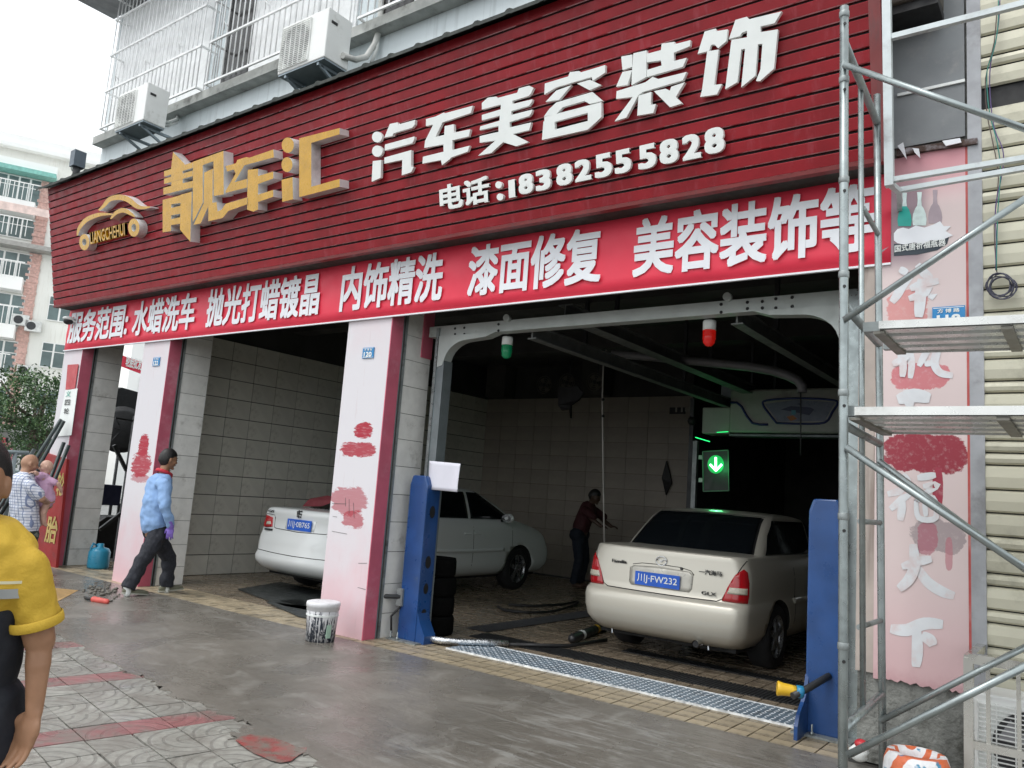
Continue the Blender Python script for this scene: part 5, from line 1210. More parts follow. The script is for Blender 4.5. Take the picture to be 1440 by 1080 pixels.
MB().box((-33, -14, 2.5), (-31.8, 10.6, 2.7)).build('canopy', M('canopy_grey', (.3, .3, .28), .7), t)
for yy in (-4, -1, 2, 5, 8): MB().box((-33, yy, .1), (-32.97, yy + 2.2, 2.3)).build('shop_opening', M('shop_dark', (.06, .06, .06), .6), t)

# ---------------- street tree
tr = thing('street_tree', (-24, 2.2, 0), 'leafy green street tree in front of the pale apartment building', 'tree')
m_bark = M('bark', (.10, .08, .06), .9, bs=.5)
base = at(42, 650, x=-22); bx_, by_ = base.x, base.y
MB().tube([V((bx_, by_, 0)), V((bx_ + .05, by_ - .05, 1.2)), V((bx_, by_, 2.2)), V((bx_ + .1, by_ + .1, 3.2))], [.16, .13, .1, .05], 10).build('trunk', m_bark, tr)
cc = at(34, 583, x=-22)
lim = MB()
for k in range(9):
    a = k * .7; e = cc + V((math.cos(a) * .8, math.sin(a) * 1.4, random.uniform(-.6, .9))); lim.tube([V((bx_, by_, 1.9 + k * .08)), V((bx_, by_, 1.9)).lerp(e, .5) + V((0, 0, .15)), e], [.06, .04, .015], 6)
lim.build('limbs', m_bark, tr)
lv = MB(); clumps = []
for k in range(190):
    a = random.uniform(0, 6.28); r = random.random() ** .5; h = random.uniform(-1, 1)
    q = cc + V((math.cos(a) * r * 1.4, math.sin(a) * r * 1.65 * math.sqrt(max(.05, 1 - h * h * .8)), h * 1.12)); clumps.append((q, random.uniform(.16, .34)))
for q, R0 in clumps:
    for j in range(int(230 * R0)):
        d = V((random.gauss(0, 1), random.gauss(0, 1), random.gauss(0, .8))).normalized() * R0 * random.random() ** .4
        p = q + d; s_ = random.uniform(.03, .055); ax = V((random.gauss(0, 1), random.gauss(0, 1), random.gauss(0, 1))).normalized(); bx2 = ax.orthogonal().normalized()
        lv.add([p - ax * s_, p + bx2 * s_ * .45, p + ax * s_, p - bx2 * s_ * .45], [(0, 1, 2, 3)], random.choice((0, 0, 1)))
lv.build('leaves', [M('leaf_green', (.045, .10, .035), .5, 0, .4, 3), M('leaf_light', (.09, .16, .05), .5, 0, .4, 3)], tr)['kind'] = 'stuff'
# ================================================================== cars
def conform(bvh, poly, ax, off=.004, cell=.05, depth=.006, name='panel', mat=None, parent=None, org=None, smooth_=True):
    """lay a 2-D outline on a surface. ax: 'rear' (x,z seen along +y), 'right' (y,z seen along -x), 'left'"""
    bm = bmesh.new()
    vs = [bm.verts.new((p[0], p[1], 0)) for p in poly]; bm.faces.new(vs)
    xs = [p[0] for p in poly]; ys = [p[1] for p in poly]
    for i, (lo, hi) in enumerate(((min(xs), max(xs)), (min(ys), max(ys)))):
        n_ = int((hi - lo) / cell)
        for k in range(1, n_ + 1):
            c = lo + (hi - lo) * k / (n_ + 1); co = (c, 0, 0) if i == 0 else (0, c, 0); no = (1, 0, 0) if i == 0 else (0, 1, 0)
            bmesh.ops.bisect_plane(bm, geom=bm.verts[:] + bm.edges[:] + bm.faces[:], plane_co=co, plane_no=no)
    bmesh.ops.triangulate(bm, faces=bm.faces[:])
    ok = True
    for v in bm.verts:
        if ax == 'rear': o, d = V((v.co.x, -3, v.co.y)), V((0, 1, 0))
        elif ax == 'right': o, d = V((4, v.co.x, v.co.y)), V((-1, 0, 0))
        elif ax == 'left': o, d = V((-4, v.co.x, v.co.y)), V((1, 0, 0))
        else: o, d = V((v.co.x, 9, v.co.y)), V((0, -1, 0))
        h, nrm, _, _ = bvh.ray_cast(o, d)
        if h is None: h = (o + d * 3.3); nrm = -d
        if nrm.dot(d) > 0: nrm = -nrm
        v.co = h + nrm * off - d * 0
    bmesh.ops.recalc_face_normals(bm, faces=bm.faces[:])
    dd = {'rear': V((0, 1, 0)), 'right': V((-1, 0, 0)), 'left': V((1, 0, 0)), 'front': V((0, -1, 0))}[ax]
    avg = sum((f.normal for f in bm.faces), V((0, 0, 0)))
    if avg.dot(dd) > 0: bmesh.ops.reverse_faces(bm, faces=bm.faces[:])
    be = [e for e in bm.edges if len(e.link_faces) == 1]
    r = bmesh.ops.extrude_edge_only(bm, edges=be)
    for g in r['geom']:
        if isinstance(g, bmesh.types.BMVert): g.co += dd * (depth + off)
    for f in bm.faces: f.smooth = smooth_
    me = bpy.data.meshes.new(name); bm.to_mesh(me); bm.free(); me.materials.append(mat)
    if org is not None: me.transform(Matrix.Translation(org))
    o = bpy.data.objects.new(name, me); COL.objects.link(o); adopt(o, parent); return o
def line(bvh, pts, ax, wd, **k):
    L, R2 = [], []
    for i, p in enumerate(pts):
        a = pts[max(0, i - 1)]; b = pts[min(len(pts) - 1, i + 1)]; dx, dy = b[0] - a[0], b[1] - a[1]; l = math.hypot(dx, dy) or 1
        L.append((p[0] - dy / l * wd / 2, p[1] + dx / l * wd / 2)); R2.append((p[0] + dy / l * wd / 2, p[1] - dx / l * wd / 2))
    # lay it segment by segment so that bends stay clean
    bm_ = None
    return conform(bvh, L + R2[::-1], ax, **k)
def interp(tab, z):
    for (a, va), (b, vb) in zip(tab, tab[1:]):
        if a <= z <= b: 
            t = (z - a) / (b - a) if b > a else 0; return va + (vb - va) * t
    return tab[0][1] if z < tab[0][0] else tab[-1][1]
def ring(hw, y0, y1, r, bow, taper=.03):
    pts = []; cy = (y0 + y1) / 2; hy = (y1 - y0) / 2; r = min(r, hw * .95, hy * .95)
    def cor(cx, cyy, a0): return [(cx + r * math.cos(a0 + i * math.pi / 16), cyy + r * math.sin(a0 + i * math.pi / 16)) for i in range(1, 8)]
    for i in range(13): pts.append((-hw + r + (2 * hw - 2 * r) * i / 12, y0))
    pts += cor(hw - r, y0 + r, -math.pi / 2)
    for i in range(41): pts.append((hw, y0 + r + (y1 - y0 - 2 * r) * i / 40))
    pts += cor(hw - r, y1 - r, 0)
    for i in range(13): pts.append((hw - r - (2 * hw - 2 * r) * i / 12, y1))
    pts += cor(-hw + r, y1 - r, math.pi / 2)
    for i in range(41): pts.append((-hw, y1 - r - (y1 - y0 - 2 * r) * i / 40))
    pts += cor(-hw + r, y0 + r, math.pi)
    out = []
    for x, y in pts:
        q = (y - cy) / hy; k = 1 - taper * abs(q) ** 4
        b = bow * (x / hw) ** 2 * max(0, abs(q) - .5) * 2
        out.append((x * k, y + (b if y < cy else -b)))
    return out
def sedan(loc, label, paint, S, cat='car'):
    t = thing('parked_car', loc, label, cat); O = V(loc); L, W = S['L'], S['W'] / 2; H = S['H']
    dk = S['deck']
    rows = []
    zt = S['rear']                                    # list of (z, y offset of the rear face, half width factor)
    for z, yo, wf, fo in zt: rows.append([(x, y, z) for x, y in ring(W * wf, yo, L - fo, .13, .05)])
    top = zt[-1]
    for s_, dz in ((.93, .006), (.8, .012), (.5, .018), (.15, .02)): rows.append([(x * s_, L / 2 + (y - L / 2) * s_, top[0] + dz) for x, y in ring(W * top[2], top[1], L - top[3], .13, .05)])
    def warp(p):
        x, y, z = p; k = max(0., min(1., (y - (L - 1.15)) / 1.15)); k = k * k * (3 - 2 * k)
        if z > .55: z = .55 + (z - .55) * (1 - .34 * k)
        # belt rises gently
        return (x, y, z)
    b = MB(); n_ = len(rows[0])
    for r in rows: b.v += [warp(p) for p in r]
    for i in range(len(rows) - 1):
        for j in range(n_): b.f.append([i * n_ + j, i * n_ + (j + 1) % n_, (i + 1) * n_ + (j + 1) % n_, (i + 1) * n_ + j]); b.mi.append(0); b.sm.append(True)
    b.f.append(list(range(n_))[::-1]); b.mi.append(0); b.sm.append(False)
    b.f.append([(len(rows) - 1) * n_ + j for j in range(n_)]); b.mi.append(0); b.sm.append(True)
    body = b.build('body', [paint, m_seam])
    cut = MB(); wy = S['wheels']
    for y in wy:
        for s_ in (-1, 1):
            cut.lathe((s_ * (W - .30), y, S['wr'] + .0), [(S['wr'] + .045, 0), (S['wr'] + .045, .5)], 40, axis=(s_, 0, 0))
    co = cut.build('cutter', [m_seam, m_seam]); 
    md = body.modifiers.new('b', 'BOOLEAN'); md.operation = 'DIFFERENCE'; md.object = co; md.solver = 'EXACT'
    try: md.material_mode = 'TRANSFER'
    except Exception: pass
    dg = bpy.context.evaluated_depsgraph_get(); dg.update()
    bvh_body = BVHTree.FromObject(body, dg)           # before the wells are cut is fine too
    me = bpy.data.meshes.new_from_object(body.evaluated_get(dg))
    bpy.data.objects.remove(co); old = body.data; body.modifiers.clear(); body.data = me
    me.transform(Matrix.Translation(O)); adopt(body, t)
    # cabin
    b = MB(); cr = []
    for z, y0, y1, wf in S['cabin']: cr.append([(x, y, z) for x, y in ring(W * wf, y0, y1, .16, .06, .03)])
    z, y0, y1, wf = S['cabin'][-1]
    for s_, dz in ((.85, .012), (.55, .022), (.2, .026)): cr.append([(x * s_, (y0 + y1) / 2 + (y - (y0 + y1) / 2) * s_, z + dz) for x, y in ring(W * wf, y0, y1, .16, .06, .03)])
    n_ = len(cr[0])
    for r in cr: b.v += r
    for i in range(len(cr) - 1):
        for j in range(n_): b.f.append([i * n_ + j, i * n_ + (j + 1) % n_, (i + 1) * n_ + (j + 1) % n_, (i + 1) * n_ + j]); b.mi.append(0); b.sm.append(True)
    b.f.append([(len(cr) - 1) * n_ + j for j in range(n_)]); b.mi.append(0); b.sm.append(True)
    cab = b.build('cabin', paint); dg = bpy.context.evaluated_depsgraph_get(); dg.update(); bvh_cab = BVHTree.FromObject(cab, dg)
    cab.data.transform(Matrix.Translation(O)); adopt(cab, t)
    K = dict(parent=t, org=O)
    C = S['cabin']
    # glass
    zb, ztp = C[0][0] + .035, C[-1][0] - .035
    wb, wt = W * C[0][3] - .10, W * interp([(c[0], c[3]) for c in C], ztp) - .075
    rw = [(-wb, zb + .01), (-wb * .5, zb - .005), (0, zb - .01), (wb * .5, zb - .005), (wb, zb + .01), (wt, ztp), (0, ztp + .01), (-wt, ztp)]
    conform(bvh_cab, [(x * 1.03, z + (.012 if z > 1.2 else -.012)) for x, z in rw], 'rear', off=.003, name='rear_window_seal', mat=m_seam, **K)
    conform(bvh_cab, rw, 'rear', off=.007, name='rear_window', mat=m_glass, **K)
    conform(bvh_cab, [(x * .98, z) for x, z in rw], 'front', off=.006, name='windscreen', mat=m_glass, **K)
    def ye(z, k): return interp([(c[0], c[k]) for c in C], z)
    for side in ('right', 'left'):
        z0s, z1s = zb + .01, ztp - .02
        mid = S['bpillar']
        q1 = [(ye(z0s, 1) + .24, z0s), (mid - .03, z0s), (mid - .03, z1s), (ye(z1s, 1) + .20, z1s), (ye(1.25, 1) + .18, 1.25)]
        q2 = [(mid + .03, z0s), (ye(z0s, 2) - .22, z0s), (ye(z1s, 2) - .17, z1s), (mid + .03, z1s)]
        for q in (q1, q2): conform(bvh_cab, q, side, off=.006, name='side_window', mat=m_glass, **K)
        sx = 1 if side == 'right' else -1
        # door seams and handles
        for yy in (S['rdoor'], mid, S['fdoor']): line(bvh_body, [(yy, .34), (yy, .6), (yy, zb - .09)], side, .007, off=.0015, name='door_gap', mat=m_seam, cell=.06, **K)
        line(bvh_body, [(wy[0] + .42, .62), ((wy[0] + wy[1]) / 2, .60), (wy[1] - .42, .62)], side, .05, off=.012, depth=.02, name='rubbing_strip', mat=paint, **K)
        for yy in (mid - .22, S['fdoor'] - .95 + .0): MB().box((O.x + sx * (W * .96) - .02, O.y + yy, O.z + zb - .20), (O.x + sx * (W * .96) + .035, O.y + yy + .16, O.z + zb - .175)).build('door_handle', paint, t, bevel=.008)
        # mirror
        mp = V((O.x + sx * (W + .06), O.y + S['fdoor'] - .25, O.z + zb + .05))
        mr = MB().ball(mp, (.10, .06, .07), 16, 10).build('wing_mirror', paint, t); MB().bar(mp, mp + V((-sx * .14, .02, -.05)), .04, .03).build('mirror_foot', m_black, mr)
        MB().prism([mp + V((.085 * math.cos(a * .5236), -.055, .055 * math.sin(a * .5236))) for a in range(12)], (0, .004, 0)).build('mirror_glass', m_chrome, mr)
    # wheels
    for y in wy:
        for s_ in (-1, 1):
            c = O + V((s_ * (W - .06), y, S['wr'])); r = S['wr']
            wh = MB().lathe(c, [(r * .64, .02), (r * .92, .03), (r, .0), (r, -.16), (r * .9, -.19), (r * .6, -.18)], 40, axis=(s_, 0, 0), cap=False).build('wheel', m_tyre, t)
            rm = MB(); rm.lathe(c, [(r * .66, .024), (r * .61, .02), (r * .60, -.04), (r * .60, -.12)], 36, axis=(s_, 0, 0), cap=False)
            for k in range(5):
                a = k * 1.2566 + .3; d = V((0, math.cos(a), math.sin(a))); rm.bar(c + d * .03 + V((s_ * .008, 0, 0)), c + d * r * .62 + V((s_ * .004, 0, 0)), .055, .022, (s_, 0, 0))
            rm.lathe(c, [(.05, -.02), (.045, .02), (.02, .026)], 16, axis=(s_, 0, 0)).build('rim', m_rim, wh)
            MB().lathe(c, [(r * .58, -.10), (r * .1, -.095)], 24, axis=(s_, 0, 0)).build('brake_disc', m_dark, wh)
    # floor pan, exhaust
    MB().box((O.x - W * .8, O.y + .25, O.z + .2), (O.x + W * .8, O.y + L - .3, O.z + .33)).build('underbody', m_seam, t)
    for q in S['lamps']:
        for s_ in (-1, 1):
            pl = [(x * s_ , z) for x, z in q['poly']]
            if s_ < 0: pl = pl[::-1]
            o = conform(bvh_body, pl, 'rear', off=.010, cell=.035, name='tail_lamp', mat=m_redlens, **K)
            pl2 = [(x * s_, z) for x, z in q['clear']]
            if s_ < 0: pl2 = pl2[::-1]
            conform(bvh_body, pl2, 'rear', off=.017, cell=.02, name='reversing_lens', mat=m_clearlens, parent=o, org=O)
    for pts in S['lines']: line(bvh_body, pts, 'rear', .008, off=.0018, cell=.04, name='boot_gap', mat=m_seam, **K)
    rc = S['recess']; conform(bvh_body, rc, 'rear', off=.0025, cell=.05, name='plate_recess', mat=S['recmat'], **K)
    px, pz, pw, ph = S['plate']; h, nr, _, _ = bvh_body.ray_cast(V((px, -3, pz)), V((0, 1, 0)))
    y0 = O.y + h.y - .022
    MB().box((O.x + px - pw / 2, y0, O.z + pz - ph / 2), (O.x + px + pw / 2, y0 + .01, O.z + pz + ph / 2)).build('number_plate', m_plate, t)
    text('plate_lettering', S['num'], (O.x + px - pw * .45, y0 - .001, O.z + pz - ph * .35), (1, 0, 0), (0, 0, 1), pw * .9, ph * .70, m_white, t, .012)
    for (x, z, tw, th_, tx) in S['badges']:
        h, nr, _, _ = bvh_body.ray_cast(V((x, -3, z)), V((0, 1, 0)))
        text('badge_lettering', tx, (O.x + x - tw / 2, O.y + h.y - .012, O.z + z - th_ / 2), (1, 0, 0), (0, 0, 1), tw, th_, m_dark, t, .01, .004)
    return t, bvh_body, O, K
silver = dict(L=4.25, W=1.74, H=1.42, wr=.305, wheels=(.97, 3.55), bpillar=2.35, rdoor=1.45, fdoor=3.25, deck=1.05,
  rear=[(.24, .16, .86, .18), (.30, .07, .92, .1), (.36, .03, .965, .04), (.46, .005, .985, .01), (.56, .0, .99, 0), (.615, .012, .985, .01), (.64, .045, .975, .03), (.66, .07, .97, .05), (.72, .075, .975, .08), (.85, .088, .975, .12), (.94, .10, .955, .16), (1.0, .108, .93, .2), (1.045, .112, .915, .25), (1.058, .125, .90, .3), (1.06, .15, .88, .35)],
  cabin=[(1.0, .58, 3.35, .86), (1.12, .72, 3.17, .84), (1.25, .88, 2.92, .80), (1.36, 1.03, 2.68, .765), (1.43, 1.16, 2.50, .73), (1.455, 1.34, 2.30, .67)],
  lamps=[dict(poly=[(.61, .665), (.806, .66), (.812, .72), (.81, .84), (.79, .93), (.765, .955), (.71, .90), (.65, .78)], clear=[(.655, .735), (.800, .735), (.800, .79), (.675, .79)])],
  lines=[[(-.775, 1.03), (-.73, .92), (-.665, .80), (-.61, .68), (-.56, .655), (-.2, .652), (.2, .652), (.56, .655), (.61, .68), (.665, .80), (.73, .92), (.775, 1.03)]],
  recess=[(-.30, .70), (.30, .70), (.325, .73), (.33, .86), (.29, .885), (.0, .90), (-.29, .885), (-.33, .86), (-.325, .73)], recmat=M('champagne_recess', (.52, .50, .44), .35, .25, coat=.5), plate=(-.02, .775, .46, .125), num='川J·FW232',
  badges=[(-.45, .905, .16, .032, 'Familia'), (.49, .90, .22, .045, '一汽海马'), (.49, .715, .14, .03, 'GLX')])
sv, bvh, O, K = sedan((-3.46, 1.50, 0), 'champagne silver sedan parked rear first in the nearest bay with blue plate FW232', m_champ, silver)
h, _, _, _ = bvh.ray_cast(V((0, -3, .955)), V((0, 1, 0)))
cy = O.y + h.y - .008
MB().tube([V((O.x + .055 * math.cos(a * .2618), cy, O.z + .955 + .042 * math.sin(a * .2618))) for a in range(25)], .005, 6).build('oval_badge', m_chrome, sv)
MB().tube([V((O.x + a, cy, O.z + .955 + b)) for a, b in ((-.05, .012), (-.02, .012), (0, -.01), (.02, .012), (.05, .012))], .005, 6).build('badge_wings', m_chrome, sv)
line(bvh, [(-.30, .895), (-.2, .915), (0, .92), (.2, .915), (.30, .895), (.335, .86)], 'rear', .006, off=.002, name='garnish_line', mat=m_seam, cell=.04, **K)
h, _, _, _ = bvh.ray_cast(V((.27, -3, .89)), V((0, 1, 0)))
MB().lathe((O.x + .21, O.y + h.y - .004, .905), [(.014, 0), (.012, .01)], 14, axis=(0, -1, 0)).build('lock', m_dark, sv)
MB().lathe((O.x + .40, O.y + .22, .26), [(.032, 0), (.034, .18), (.034, .19)], 20, axis=(0, -1, 0), cap=False).build('exhaust_tip', m_chrome, sv)
MB().lathe((O.x + .40, O.y + .05, .26), [(.028, 0), (.03, .01)], 16, axis=(0, -1, 0)).build('exhaust_bore', m_black, sv)
for x in (-.55, .45): MB().bar((O.x + x, O.y + .2, .28), (O.x + x + .01, O.y + .2, .20), .01, .012).build('tow_eye', m_chrome, sv)
MB().prism([V((O.x - .12, O.y + .75, 1.07)), V((O.x + .12, O.y + .75, 1.07)), V((O.x + .11, O.y + .80, 1.12)), V((O.x - .11, O.y + .80, 1.12))], (0, .05, 0)).build('high_brake_light', M('brake_light_shell', (.2, .2, .2), .4), sv)

sv.scale = (1.025,) * 3
white = dict(L=4.6, W=1.80, H=1.46, wr=.32, wheels=(.98, 3.66), bpillar=2.5, rdoor=1.5, fdoor=3.45, deck=1.05,
  rear=[(.24, .14, .86, .18), (.30, .05, .93, .1), (.37, .0, .975, .04), (.43, -.005, .985, .01), (.50, .03, .985, 0), (.60, .035, .99, .01), (.68, .05, .99, .03), (.74, .07, .985, .05), (.82, .085, .98, .08), (.92, .10, .97, .12), (.975, .08, .95, .16), (1.02, .085, .92, .2), (1.045, .10, .90, .25), (1.055, .16, .86, .35)],
  cabin=[(1.0, .60, 3.85, .87), (1.12, .80, 3.66, .84), (1.25, 1.06, 3.40, .79), (1.38, 1.34, 3.10, .735), (1.455, 1.58, 2.88, .69), (1.485, 1.85, 2.6, .62)],
  lamps=[dict(poly=[(.56, .80), (.70, .785), (.855, .80), (.86, .88), (.84, .945), (.70, .94), (.60, .92)], clear=[(.60, .83), (.70, .82), (.70, .86), (.62, .865)])],
  lines=[[(-.80, .965), (-.55, .955), (-.52, .80), (-.48, .79), (0, .775), (.48, .79), (.52, .80), (.55, .955), (.80, .965)], [(-.86, .50), (-.4, .485), (0, .48), (.4, .485), (.86, .50)]],
  recess=[(-.28, .80), (.28, .80), (.29, .93), (-.29, .93)], recmat=m_whitecar, plate=(0, .865, .46, .135), num='川J·0B765',
  badges=[(-.62, 1.0, .12, .03, 'GS'), (-.62, .765, .16, .025, '———'), (.60, .765, .14, .03, '——')])
wc, bvh, O, K = sedan((-8.58, 1.25, 0), 'white sedan parked in the middle bay behind the nearest pillar with blue plate 0B765', m_whitecar, white)
h, _, _, _ = bvh.ray_cast(V((0, -3, 1.0)), V((0, 1, 0)))
cy = O.y + h.y - .006
MB().tube([V((O.x - .02 + a, cy, 1.0 + b)) for a, b in ((.045, .04), (-.045, .03), (-.04, -.03), (.03, -.035), (.04, 0), (-.03, .005))], .009, 6).build('emblem', m_dark, wc)
MB().tube([V((O.x - .02 + a, cy, 1.0 + b)) for a, b in ((-.01, .05), (-.012, -.045))], .008, 6).build('emblem', m_dark, wc)
mr_ = M('maroon_cloth', (.22, .04, .05), .8)
wc.scale = (1.055,) * 3
def S5(p): return O + (V(p) - O) * 1.055
t = thing('red_cloth', (-8.9, 1.7, 1.1), 'dark red cloth on the rear window of the white car', 'cloth')
MB().prism([S5((O.x - .62, O.y + .60, 1.075)), S5((O.x - .30, O.y + .66, 1.10)), S5((O.x - .05, O.y + .72, 1.20)), S5((O.x - .35, O.y + .74, 1.22)), S5((O.x - .60, O.y + .66, 1.16))], (0, .05, .03)).build('folded_cloth', mr_, t)
# ================================================================== people
def fuse(mb, name, mat, parent, vox=.009, sm=4, fold=0., fs=.09, seed=0):
    o = mb.build(name, mat)
    r = o.modifiers.new('r', 'REMESH'); r.mode = 'VOXEL'; r.voxel_size = vox; r.use_smooth_shade = True
    s = o.modifiers.new('s', 'SMOOTH'); s.factor = .5; s.iterations = sm
    if fold:
        tx = bpy.data.textures.new('folds', 'CLOUDS'); tx.noise_scale = fs; tx.noise_depth = 1
        d = o.modifiers.new('d', 'DISPLACE'); d.texture = tx; d.strength = fold; d.mid_level = .5; d.texture_coords = 'GLOBAL'
    dg = bpy.context.evaluated_depsgraph_get(); dg.update()
    me = bpy.data.meshes.new_from_object(o.evaluated_get(dg)); o.modifiers.clear(); o.data = me
    for p in me.polygons: p.use_smooth = True
    adopt(o, parent); return o
def frame(fwd, up=(0, 0, 1)):
    f = V(fwd).normalized(); u = V(up); r = f.cross(u).normalized(); u = r.cross(f).normalized()
    return Matrix((r, f, u)).transposed()          # columns: right, forward, up
def head_into(mb, c, F, s=1.):
    """c: centre of the head, s: scale, 1 = adult (0.23 m tall)"""
    c = V(c)
    def fn(q):
        x, y, z = q
        if z < 0: x *= 1 - .34 * min(1, -z) ** 1.3; y = y * (1 - .10 * -z) + .06 * -z
        if y < 0 and z > -.3: y *= 1.06
        return (x, y, z)
    mb.ball(c, (.076 * s, .098 * s, .118 * s), 24, 16, F, fn)
    P_ = lambda x, y, z: c + F @ V((x * s, y * s, z * s))
    mb.capsule(P_(0, .090, .012), P_(0, .108, -.020), .008 * s, .014 * s, 10)     # nose
    mb.ball(P_(0, .104, -.024), (.018 * s, .012 * s, .011 * s), 10, 6, F)
    mb.capsule(P_(-.035, .080, .032), P_(.035, .080, .032), .012 * s, .012 * s, 8)  # brow
    mb.capsule(P_(-.02, .088, -.052), P_(.02, .088, -.052), .009 * s, .009 * s, 8)  # lips
    mb.ball(P_(0, .078, -.092), (.024 * s, .020 * s, .018 * s), 10, 6, F)           # chin
    for sx in (-1, 1):
        mb.ball(P_(sx * .078, -.006, -.004), (.011 * s, .020 * s, .033 * s), 10, 8, F)
        mb.ball(P_(sx * .050, .062, -.022), (.022 * s, .022 * s, .02 * s), 10, 6, F)
    return P_
def face_details(P_, F, parent, s=1., skin=None, mouth=(.30, .10, .09)):
    for sx in (-1, 1):
        MB().ball(P_(sx * .031, .089, .012), (.013 * s, .006 * s, .006 * s), 10, 6, F).build('eye', m_eye, parent)
        MB().capsule(P_(sx * .016, .099, .036), P_(sx * .048, .088, .037), .004 * s, .003 * s, 6).build('eyebrow', m_hair, parent)
    MB().capsule(P_(-.020, .0985, -.052), P_(.020, .0985, -.052), .0035 * s, .0035 * s, 6).build('mouth', M('lip', mouth, .5), parent)
def hair_cap(c, F, parent, s=1., low=-.2, mat=None, front=.35, grow=1.08):
    def fn(q):
        x, y, z = q
        lim = low + (front - low) * max(0., min(1., (y + .38) / .75))
        if z < lim: k = max(0., 1 - (lim - z) * 1.8); return (x * (.80 + .1 * k), y * (.80 + .1 * k), max(z, lim - .3))
        return (x, y, z)
    b = MB(); b.ball(c, (.078 * s * grow, .102 * s * grow, .121 * s * grow), 28, 20, F, fn)
    return b.build('hair', mat or m_hair, parent)
def hand_into(mb, wrist, d, palm_n, thumb_side, s=1., curl=.5, spread=.12):
    """d: direction of the fingers, palm_n: towards the palm, thumb_side: +1/-1 along d x palm_n"""
    d = V(d).normalized(); n_ = V(palm_n); n_ = (n_ - d * n_.dot(d)).normalized(); a = d.cross(n_).normalized() * thumb_side
    w_ = V(wrist); F = Matrix((a, d, n_)).transposed()
    mb.ball(w_ + d * .045 * s, (.040 * s, .052 * s, .016 * s), 14, 10, F)
    mb.capsule(w_, w_ + d * .04 * s, .024 * s, .026 * s, 10, n_, .75)
    for k, (off, ln_) in enumerate(((.028, .070), (.010, .080), (-.009, .075), (-.027, .058))):
        base_ = w_ + a * off * s + d * .075 * s; dirc = (d + a * (off / .028) * spread).normalized(); p = base_; r = .0088 * s
        mb.capsule(w_ + a * off * .7 * s + d * .02 * s, base_, .012 * s, .0105 * s, 8)
        for j, f_ in enumerate((.46, .30, .24)):
            an = curl * (j + .6) * .55; dd = (dirc * math.cos(an) + n_ * math.sin(an)).normalized(); q = p + dd * ln_ * f_ * s
            mb.capsule(p, q, r * (1 - .06 * j), r * (.92 - .06 * j), 8); p = q
    p = w_ + a * .024 * s + d * .018 * s; dd = (a * .75 + d * .75 + n_ * .25).normalized(); q = p + dd * .038 * s; mb.capsule(p, q, .0135 * s, .011 * s, 8)
    q2 = q + (d * .9 + a * .25 + n_ * .3).normalized() * .032 * s; mb.capsule(q, q2, .0105 * s, .009 * s, 8)
    return mb
def shoe(parent, heel, toe, mat, sole, h=.085):
    heel, toe = V(heel), V(toe); d = (toe - heel).normalized(); L = (toe - heel).length; F = frame(d)
    b = MB(); b.ball(heel + d * .06 + V((0, 0, .045)), (.040, .065, .048), 14, 8, F); b.ball(heel + d * (L * .62) + V((0, 0, .032)), (.044, L * .38, .034), 16, 8, F); b.capsule(heel + d * .05 + V((0, 0, .05)), heel + d * .07 + V((0, 0, h)), .04, .043, 10)
    o = fuse(b, 'shoe', mat, parent, .007, 2)
    s = MB(); s.prism([heel + F @ V((math.cos(a) * .046, L * .5 + math.sin(a) * L * .53, .004)) for a in [i * .2856 for i in range(22)]], (0, 0, .018)); so_ = s.build('sole', sole, o)
    return o

# ---- man in the blue shirt, walking into the bays
XB = -9.35
def B(u, v, dx=0.): p = at(u, v, x=XB); return V((XB + dx, p.y, p.z))
bm_ = thing('person', (XB, -.2, 0), 'man in light blue shirt with red collar and purple glove striding past the middle pillar', 'person')
fw = V((0, 1, 0)); F = frame((.08, 1, -.12))
hc = B(236.5, 646.5)
body = MB(); P_ = head_into(body, hc, F, 1.06)
nk = B(232, 664); body.capsule(hc + V((0, -.02, -.06)), nk + V((0, -.02, -.04)), .055, .06, 14)
sh_c = B(224, 678); hip = B(219, 746)
body.capsule(sh_c + V((0, 0, -.03)), B(222, 705), .11, .115, 14, (1, 0, 0), 1.25); body.capsule(B(222, 705), hip, .12, .13, 14, (1, 0, 0), 1.25)
shR, elR, wrR = B(219, 680, .20), B(213, 710, .30), B(221, 738, .31)
shL, elL, wrL = B(229, 680, -.20), B(235, 708, -.26), B(243, 732, -.20)
for a, b, c in ((shR, elR, wrR), (shL, elL, wrL)): body.capsule(a, b, .055, .045, 12); body.capsule(b, c, .043, .030, 12)
knR, anR = B(196, 787, .09), B(176, 822, .09)      # trailing leg, nearer the camera
knL, anL = B(243, 785, -.09), B(241, 822, -.09)
hpR, hpL = hip + V((.085, -.01, -.02)), hip + V((-.085, .02, -.02))
for h_, k_, a_ in ((hpR, knR, anR), (hpL, knL, anL)): body.capsule(h_, k_, .085, .058, 12); body.capsule(k_, a_, .055, .038, 12)
bo_ = fuse(body, 'body', m_skin2, bm_, .009, 3)
face_details(P_, F, bo_, 1.06); hair_cap(hc + F @ V((0, -.004, .008)), F, bm_, 1.06, -.35, front=.42)
m_shirtb = M('blue_shirt', (.26, .42, .70), .75, 0, .06, 14, bs=.15, bsc=120)
sb_ = MB()
sb_.capsule(B(225, 679.5), B(219, 706), .135, .145, 18, (1, 0, 0), 1.32); sb_.capsule(B(219, 706), B(217.5, 736), .145, .155, 18, (1, 0, 0), 1.22)
sb_.capsule(shR + V((-.04, 0, .0)), shL + V((.04, 0, 0)), .085, .085, 14)
for a, b, c in ((shR, elR, wrR), (shL, elL, wrL)): sb_.capsule(a, b, .082, .070, 14); sb_.capsule(b, b.lerp(c, .88), .068, .050, 14)
fuse(sb_, 'shirt', m_shirtb, bm_, .009, 3, .03, .10)
